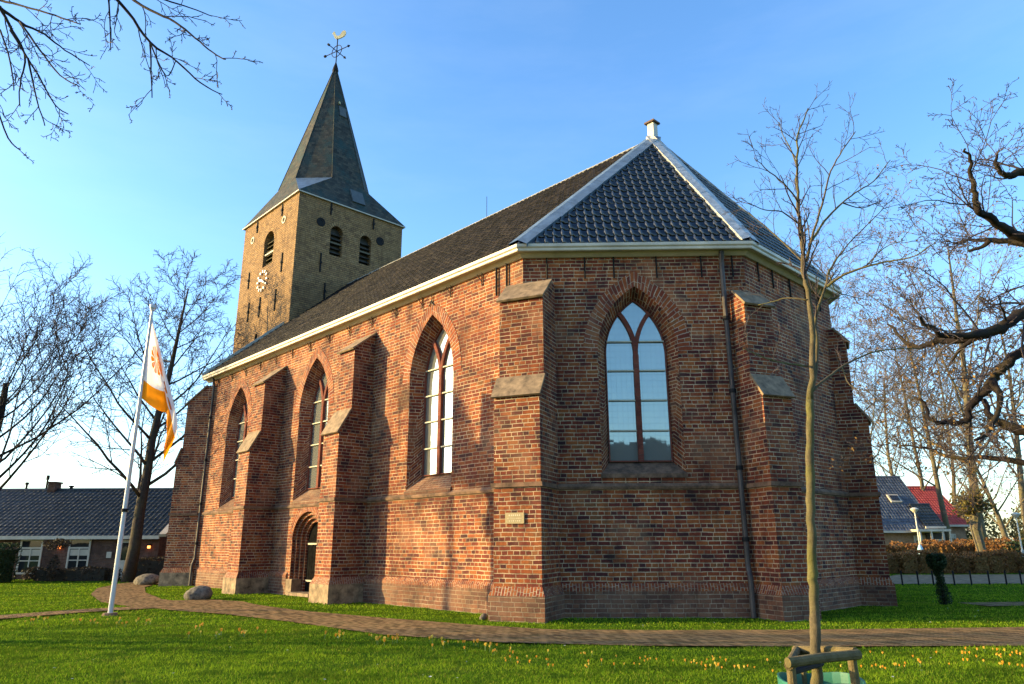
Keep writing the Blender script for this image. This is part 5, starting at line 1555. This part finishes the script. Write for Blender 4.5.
# low bollards between lawn and road
pm = None
for k,px in enumerate((871,887,902,918,933,954,971,989,1006,1021)):
    b = at(px,580,30.0)
    if pm is None:
        m = MB(); m.tube([(0,0,-0.1),(0,0,0.46),(0,0,0.48),(0,0,0.54)],[0.032,0.032,0.036,0.02],8); pm = m.build('bollard', M['iron']); o = pm
    else:
        o = pm.copy(); COL.objects.link(o)
    o.location = (b.x,30.0,0)
    tag(o, 'low dark post at the edge between lawn and road', 'bollard', 'row of low posts along the road')

# ------------------------------------------------------------------ flagpole and flag
YF = 18.46
fb = at(110,615,YF); fp = empty('flagpole', (fb.x,YF,0))
pt_top = at(149.5,309,YF); HP = pt_top.z
m = MB(); m.tube([(0,0,-0.1),(0,0,2.45),(0,0,HP-0.05)],[0.060,0.054,0.034],14); m.build('pole', M['pole'], fp, smooth=False)
m = MB(); m.tube([(0,0,HP-0.05),(0,0,HP),(0,0,HP+0.02),(0,0,HP+0.10),(0,0,HP+0.14)],[0.05,0.06,0.085,0.085,0.03],12); m.build('pole_cap', M['pole'], fp)
m = MB(); m.tube([(0,0,2.42),(0,0,2.50)],0.078,12); m.build('pole_band', M['iron'], fp)
m = MB(); m.tube([(0,0,-0.05),(0,0,0.05)],[0.2,0.16],12); m.build('pole_foot', M['cement'], fp)
tag(fp, 'tall white flagpole on the left lawn', 'flagpole')
# cloth: hoist along the pole, fly hanging down in folds
def lerp_poly(P, t):
    n = len(P)-1; i = min(int(t*n), n-1); f = t*n-i
    return (P[i][0]*(1-f)+P[i+1][0]*f, P[i][1]*(1-f)+P[i+1][1]*f)
FOLD = [(151.5,320),(156,343),(160.5,367),(164.5,390),(168,413)]
HOIST = [(150,319),(141.5,398)]
ENDE = [(177,418),(177.5,424),(177,430),(176,436),(163,463)]
TOPE = [(150.5,318),(155,335),(160.5,356),(166,377),(171,397),(175.5,415),(177.5,428),(178,440),(175,452)]
BOTE = [(141.5,397),(148,402),(156,406.5),(163,410),(167.5,413),(168,425),(170,438),(170.5,450),(163,463)]
def flag_pt(t, s, lift=0.0):
    h = lerp_poly(HOIST, s); f = lerp_poly(FOLD, s); e = lerp_poly(ENDE, s)
    if t < 0.5:
        k = t/0.5; px = h[0]+(f[0]-h[0])*k; py = h[1]+(f[1]-h[1])*k + 3.0*math.sin(PI*k)*s
        dep = 0.34*k + 0.05*math.sin(k*7+2*s)*k
    else:
        k = (t-0.5)/0.5; px = f[0]+(e[0]-f[0])*k + 3.0*math.sin(PI*k)*(1-s)*0.3; py = f[1]+(e[1]-f[1])*k
        px += 1.3*math.sin(k*9+s*4)*k*(1-k)*2
        dep = 0.34 - 0.30*math.sin(k*PI*0.8) + 0.10*math.sin(k*11+2*s)*k
    p = at(px, py, YF + dep - 0.02)
    return p + Vector((-0.3*lift,-lift,0))
t_ = NT('white flag cloth'); t_.set((0.80,0.78,0.76),0.8); FW = t_.m
def cloth(name, col):
    t = NT(name); tr = t.n('ShaderNodeBsdfTranslucent'); tr.inputs[0].default_value = (*col,1)
    wv = t.noise(t.coord(), 220, 2, 0.5); t.bump(wv, 0.15, 0.002)
    t.set(col, 0.8, 0, 0.2); mx = t.n('ShaderNodeMixShader'); mx.inputs[0].default_value = 0.45
    t.put(mx.inputs[1], t.b.outputs[0]); t.put(mx.inputs[2], tr.outputs[0]); t.t.links.new(mx.outputs[0], t.out.inputs[0]); return t.m
FWH = cloth('flag white cloth', (0.86,0.83,0.83)); FOR = cloth('flag orange cloth', (0.90,0.30,0.008)); FRED = cloth('flag print', (0.78,0.22,0.02))
fl = MB(); NTf, NSf = 48, 30
for i in range(NTf):
    for j in range(NSf):
        t0,t1,s0,s1 = i/NTf,(i+1)/NTf,j/NSf,(j+1)/NSf
        fl.face([flag_pt(t0,s1),flag_pt(t1,s1),flag_pt(t1,s0),flag_pt(t0,s0)], mi=1 if j >= int(NSf*0.78) else 0)
bmv = fl
flag = fl.build('flag', [FWH,FOR], None, smooth=True)
bm = bmesh.new(); bm.from_mesh(flag.data); bmesh.ops.remove_doubles(bm, verts=bm.verts[:], dist=1e-4); bm.to_mesh(flag.data); bm.free()
tag(flag, 'white and orange flag with a shell emblem hanging limp from the pole', 'flag')
em = MB()    # shell: fan of ribs
for k in range(11):
    a0 = PI*2*(k/11)+0.06; a1 = PI*2*((k+1)/11)-0.06
    c_ = (0.40,0.44); f = lambda r,a: flag_pt(c_[0]+0.20*r*math.cos(a), c_[1]+0.16*r*math.sin(a), 0.014)
    am = (a0+a1)/2
    for r0_,r1_ in ((0.12,0.5),(0.5,0.92)):
        em.face([f(r0_,a0),f(r1_,a0),f(r1_,a1),f(r0_,a1)])
    em.face([f(0.92,a0),f(1.03,am),f(0.92,a1)])
em.build('shell_emblem', FOR, flag)
lt = MB()
def stroke(pts, w_=0.010):
    P = [flag_pt(t,s,0.014) for t,s in pts]
    lt.tube(P, w_, 4)
# letters V and e read down the fold
stroke([(0.62,0.58),(0.70,0.52),(0.64,0.46)],0.014); stroke([(0.70,0.58),(0.76,0.56),(0.80,0.60),(0.76,0.66),(0.72,0.63),(0.72,0.56)],0.012)
lt.build('flag_lettering', FRED, flag)
rp_ = MB(); rp_.tube([at(150.5,316,YF-0.07), at(146.5,352,YF-0.08), at(141.5,398,YF-0.08), at(128,490,YF-0.09)],0.006,4); rp_.build('halyard', M['bar'], flag)

# ------------------------------------------------------------------ boulders
def boulder(px,py,Y,sx_,sy_,sz_,label,seed):
    rng = random.Random(seed); bm = bmesh.new(); bmesh.ops.create_icosphere(bm, subdivisions=4, radius=1)
    offs = [Vector((rng.gauss(0,1),rng.gauss(0,1),rng.gauss(0,1))).normalized() for _ in range(12)]
    am = [rng.uniform(-0.18,0.16) for _ in offs]
    for v in bm.verts:
        n_ = v.co.normalized(); s_ = 1+sum(a*max(0,n_.dot(o))**3 for a,o in zip(am,offs)); s_ += 0.035*math.sin(9*n_.x+5*n_.z+seed)*math.cos(8*n_.y) + 0.02*math.sin(21*n_.x+3)*math.sin(19*n_.z+seed) + 0.012*math.sin(43*n_.y)*math.sin(39*n_.x+17*n_.z)
        v.co = Vector((n_.x*sx_*s_, n_.y*sy_*s_, max(n_.z*sz_*s_, -sz_*0.55)))
    me = bpy.data.meshes.new('boulder'); bm.to_mesh(me); bm.free()
    for p in me.polygons: p.use_smooth = True
    me.materials.append(M['boulder']); o = bpy.data.objects.new('boulder', me); COL.objects.link(o)
    b = at(px,py,Y); o.location = (b.x,Y,sz_*0.5); o.rotation_euler = (0.06,-0.12,rng.uniform(0,1))
    return tag(o, label, 'boulder', 'boulders on the churchyard grass')
boulder(199,600,23.6,0.44,0.36,0.27,'pale round boulder on the sunny grass beside the path to the door',3)
boulder(146,585,32.5,0.56,0.42,0.28,'darker flat boulder further back near the leaning tree',4)
st_ = MB(); o = boulder(484,614,17.15,0.09,0.08,0.08,'small pale stone at the foot of the corner buttress',6); o['category'] = 'stone'

# ------------------------------------------------------------------ neighbours outside the frame that shade the lawn and show in the glass
P_PINE = P_LIME
def conifer(base, H, R, z0, n, seed, label, mat='evergreen', size=0.28, shape=0.8):
    t = empty('pine_tree', base); rng = random.Random(seed)
    m = MB(); m.tube([(0,0,-0.1),(0.05,0,H*0.5),(0,0,H*0.97)],[0.15,0.10,0.03],9); m.build('trunk', M['bark'], t)
    l_ = MB()
    for k in range(n):
        z = rng.random(); rr = R*(1-z)**shape*(0.8+0.2*math.sin(z*40)); a_ = rng.uniform(0,6.28); r_ = rr*math.sqrt(rng.uniform(0.05,1))
        leaf(l_, rng, Vector((r_*math.cos(a_), r_*math.sin(a_), z0+(H-z0)*z)), size, k)
    l_.build('crown', M[mat], t)
    return tag(t, label, 'tree')
conifer((-27.0,19.9,0), 11.6, 1.3, 9.2, 2600, 101, 'pine with a high pointed crown beyond the left lawn')
for (x_,y_,H_,sd_) in ((-24,13.6,9.5,102),):
    tree('garden_tree', (x_,y_,0), H_, 0.25, P_BG, 'bare garden tree beyond the left edge of the lawn' if sd_==102 else 'taller bare garden tree at the end of the left lawn', (M['bark'],M['twig']), sd_)
leafy('hedge', [((0,0,0.55),(0.5,1.1,0.55))], 1600, 0.12, M['evergreen'], 'clipped green hedge left of the lawn', 'hedge', 104, (-17.5,15.2,0), core=True)
nh = house('neighbour_house', (10.0,-13.0,0), math.radians(180), 12.0, 8.0, 3.2, 8.6, M['hbrick'], M['tile_house'], 'dark roofed house facing the choir across the lawn behind the viewer')
hwindow(nh, 2.0, 1.6, 0.9, 2.3); hwindow(nh, 7.0, 1.6, 0.9, 2.3)
for (x_,y_,sd_) in ((-4,-12,112),):
    tree('garden_tree', (x_,y_,0), 13, 0.3, P_BG, 'bare tree in front of the dark roofed house' if sd_==111 else 'bare tree beside the dark roofed house', (M['bark'],M['twig']), sd_)

# ------------------------------------------------------------------ grass
rngn = np.random.default_rng(7)
def in_poly(px, py, poly_):
    ins = np.zeros(len(px), dtype=bool); n = len(poly_); j = n-1
    for i in range(n):
        xi, yi = poly_[i]; xj, yj = poly_[j]
        c = ((yi > py) != (yj > py)) & (px < (xj-xi)*(py-yi)/((yj-yi) if yj != yi else 1e-9)+xi)
        ins ^= c; j = i
    return ins
CHW = [CH_O + CH_N*u + CH_L*v for u,v in [(p.x,p.y) for p in offset_poly(W, 0.10)]]
CHW = [(p.x,p.y) for p in CHW]
def blades(N, y0, y1, hmin, hmax, wid, pw):
    # uniform in screen-like distribution: more near the camera
    y = (y0**(-pw) + rngn.random(N)*(y1**(-pw)-y0**(-pw)))**(-1/pw)
    x = (rngn.random(N)*2-1)*(y*0.78+0.5)
    keep = np.ones(N, dtype=bool)
    jx = x+rngn.normal(0,0.035,N); jy = y+rngn.normal(0,0.035,N)
    for P in (MAIN, LOOP, SPUR, SIDE, CHW, ROAD): keep &= ~in_poly(jx, jy, P)
    x, y = x[keep], y[keep]; n = len(x)
    patch = 0.5+0.5*np.sin(x*1.9+np.sin(y*2.3)*1.5)*np.sin(y*2.7+np.sin(x*1.3)*1.2)
    h = (hmin+(hmax-hmin)*rngn.random(n)**1.5)*(0.65+0.6*patch)
    a = rngn.random(n)*2*np.pi; ca, sa = np.cos(a), np.sin(a)
    ln = rngn.normal(0,0.5,(n,2))*h[:,None]
    w = wid*(0.6+0.8*rngn.random(n))*np.clip(y/9.0,1,4)
    gz_ = ground_h(x, y)-0.004; h = h+gz_
    b0 = np.c_[x-ca*w, y-sa*w, gz_]; b1 = np.c_[x+ca*w, y+sa*w, gz_]; hm_ = gz_+(h-gz_)*0.6
    mid0 = np.c_[x-ca*w*0.7+ln[:,0]*0.4, y-sa*w*0.7+ln[:,1]*0.4, hm_]; mid1 = np.c_[x+ca*w*0.7+ln[:,0]*0.4, y+sa*w*0.7+ln[:,1]*0.4, hm_]
    tp = np.c_[x+ln[:,0], y+ln[:,1], h]
    V = np.stack([b0,b1,mid1,mid0,tp],1).reshape(-1,3)
    i = np.arange(n)*5
    return V, i, n
Vs=[]; Fl=[]; Ft=[]; off=0; total=0
for args in ((260000,7.0,16.0,0.018,0.052,0.0032,1.2),(110000,16.0,34.0,0.02,0.055,0.0042,1.0),(26000,20.0,50.0,0.025,0.06,0.006,1.0)):
    V,i,n = blades(*args); Vs.append(V); i = i+off
    Fl.append(np.c_[i,i+1,i+2,i+3]); Ft.append(np.c_[i+3,i+2,i+4]); off += len(V); total += n
V = np.concatenate(Vs); Q = np.concatenate(Fl); T = np.concatenate(Ft)
me = bpy.data.meshes.new('grass')
me.vertices.add(len(V)); me.vertices.foreach_set('co', V.astype(np.float32).ravel())
nq, nt = len(Q), len(T)
me.loops.add(nq*4+nt*3); me.loops.foreach_set('vertex_index', np.concatenate([Q.ravel(),T.ravel()]).astype(np.int32))
me.polygons.add(nq+nt)
me.polygons.foreach_set('loop_start', np.concatenate([np.arange(nq)*4, nq*4+np.arange(nt)*3]).astype(np.int32))
me.update(calc_edges=True)
ul = me.uv_layers.new(name='uv')
ids = np.arange(total)+0.5
uvq = np.repeat(np.c_[ids, np.zeros(total)],4,axis=0); uvt = np.repeat(np.c_[ids, np.zeros(total)],3,axis=0)
ul.data.foreach_set('uv', np.concatenate([uvq,uvt]).astype(np.float32).ravel())
me.materials.append(M['blade']); me.validate()
go = bpy.data.objects.new('grass', me); COL.objects.link(go); go['kind'] = 'stuff'

# ------------------------------------------------------------------ flowers
rng = random.Random(77)
def crocus(mat, name):
    m = MB()
    m.tube([(0,0,0),(0.002,0,0.05),(0,0,0.075)],[0.003,0.003,0.004],4)
    n0 = len(m.f)
    for k in range(6):
        a0 = 2*PI*k/6; a1 = a0+1.15; am = (a0+a1)/2; r = 0.020
        m.face([(0.004*math.cos(am),0.004*math.sin(am),0.07),(r*math.cos(a0),r*math.sin(a0),0.100),(r*0.8*math.cos(am),r*0.8*math.sin(am),0.128),(r*math.cos(a1),r*math.sin(a1),0.100)], mi=1)
    return m.build(name, [M['stem'],mat])
protos = [crocus(M['crocus'],'crocus'), crocus(M['crocus_pale'],'crocus')]
def place(o, x, y, s, label, group, used):
    if used: o = o.copy(); COL.objects.link(o)
    o.location = (x,y,float(ground_h(x,y))); o.scale = (s,s,s); o.rotation_euler = (rng.uniform(-.2,.2),rng.uniform(-.2,.2),rng.uniform(0,6.28))
    return tag(o, label, 'flower', group)
used = [False,False]
def gpix(px,py):
    a = at(px,py,10.0); b = Vector((0,0,EYE)); t = EYE/(EYE-a.z); return b+(a-b)*t
spots = []
CLUST = [(235,619,22,3,14),(180,640,10,3,0)]
for (x0,x1,ya,yb_,n_) in ((5,160,622,628,26),(160,270,628,640,16),(330,380,636,642,10),(380,430,640,650,12),(430,500,640,656,20),(500,640,652,672,34),(640,780,656,676,34),(780,870,660,680,8),(870,930,652,676,14),(930,1024,648,672,30)):
    k = 0
    while k < n_:
        px = rng.uniform(x0,x1); f = (px-x0)/(x1-x0); py = ya+(yb_-ya)*f*0.3+rng.uniform(0,yb_-ya)*0.7
        for q in range(rng.choice((1,1,2,3))):
            p = gpix(px,py); p.x += rng.gauss(0,0.09); p.y += rng.gauss(0,0.09)
            if in_poly(np.array([p.x]),np.array([p.y]),MAIN)[0]: continue
            i = 0 if rng.random() < 0.7 else 1
            place(protos[i], p.x, p.y, rng.uniform(0.65,1.05)*(1.15 if x0 < 500 else 0.75), 'small orange yellow crocus in the flowering band across the front lawn' , 'crocuses in the front lawn', used[i]); used[i] = True; k += 1
dz = MB()
for k in range(9):
    a0 = 2*PI*k/9; a1 = a0+0.55
    dz.face([(0.004*math.cos(a0),0.004*math.sin(a0),0.06),(0.02*math.cos(a0),0.02*math.sin(a0),0.064),(0.02*math.cos(a1),0.02*math.sin(a1),0.064),(0.004*math.cos(a1),0.004*math.sin(a1),0.06)])
for f_ in range(len(dz.f)): dz.mi[f_] = 1
dz.tube([(0,0,0),(0,0,0.06)],[0.0015,0.0015],4)
dzo = dz.build('daisy', [M['stem'],M['daisy']]); ud = False
for k in range(46):
    px = rng.uniform(10,1015); py = rng.uniform(622,682) if rng.random()<0.75 else rng.uniform(606,624)
    p = gpix(px,py)
    if any(in_poly(np.array([p.x]),np.array([p.y]),P)[0] for P in (MAIN,LOOP,SPUR,CHW)): continue
    place(dzo, p.x, p.y, rng.uniform(0.6,1.0), 'tiny white daisy scattered in the grass', 'daisies in the lawn', ud); ud = True
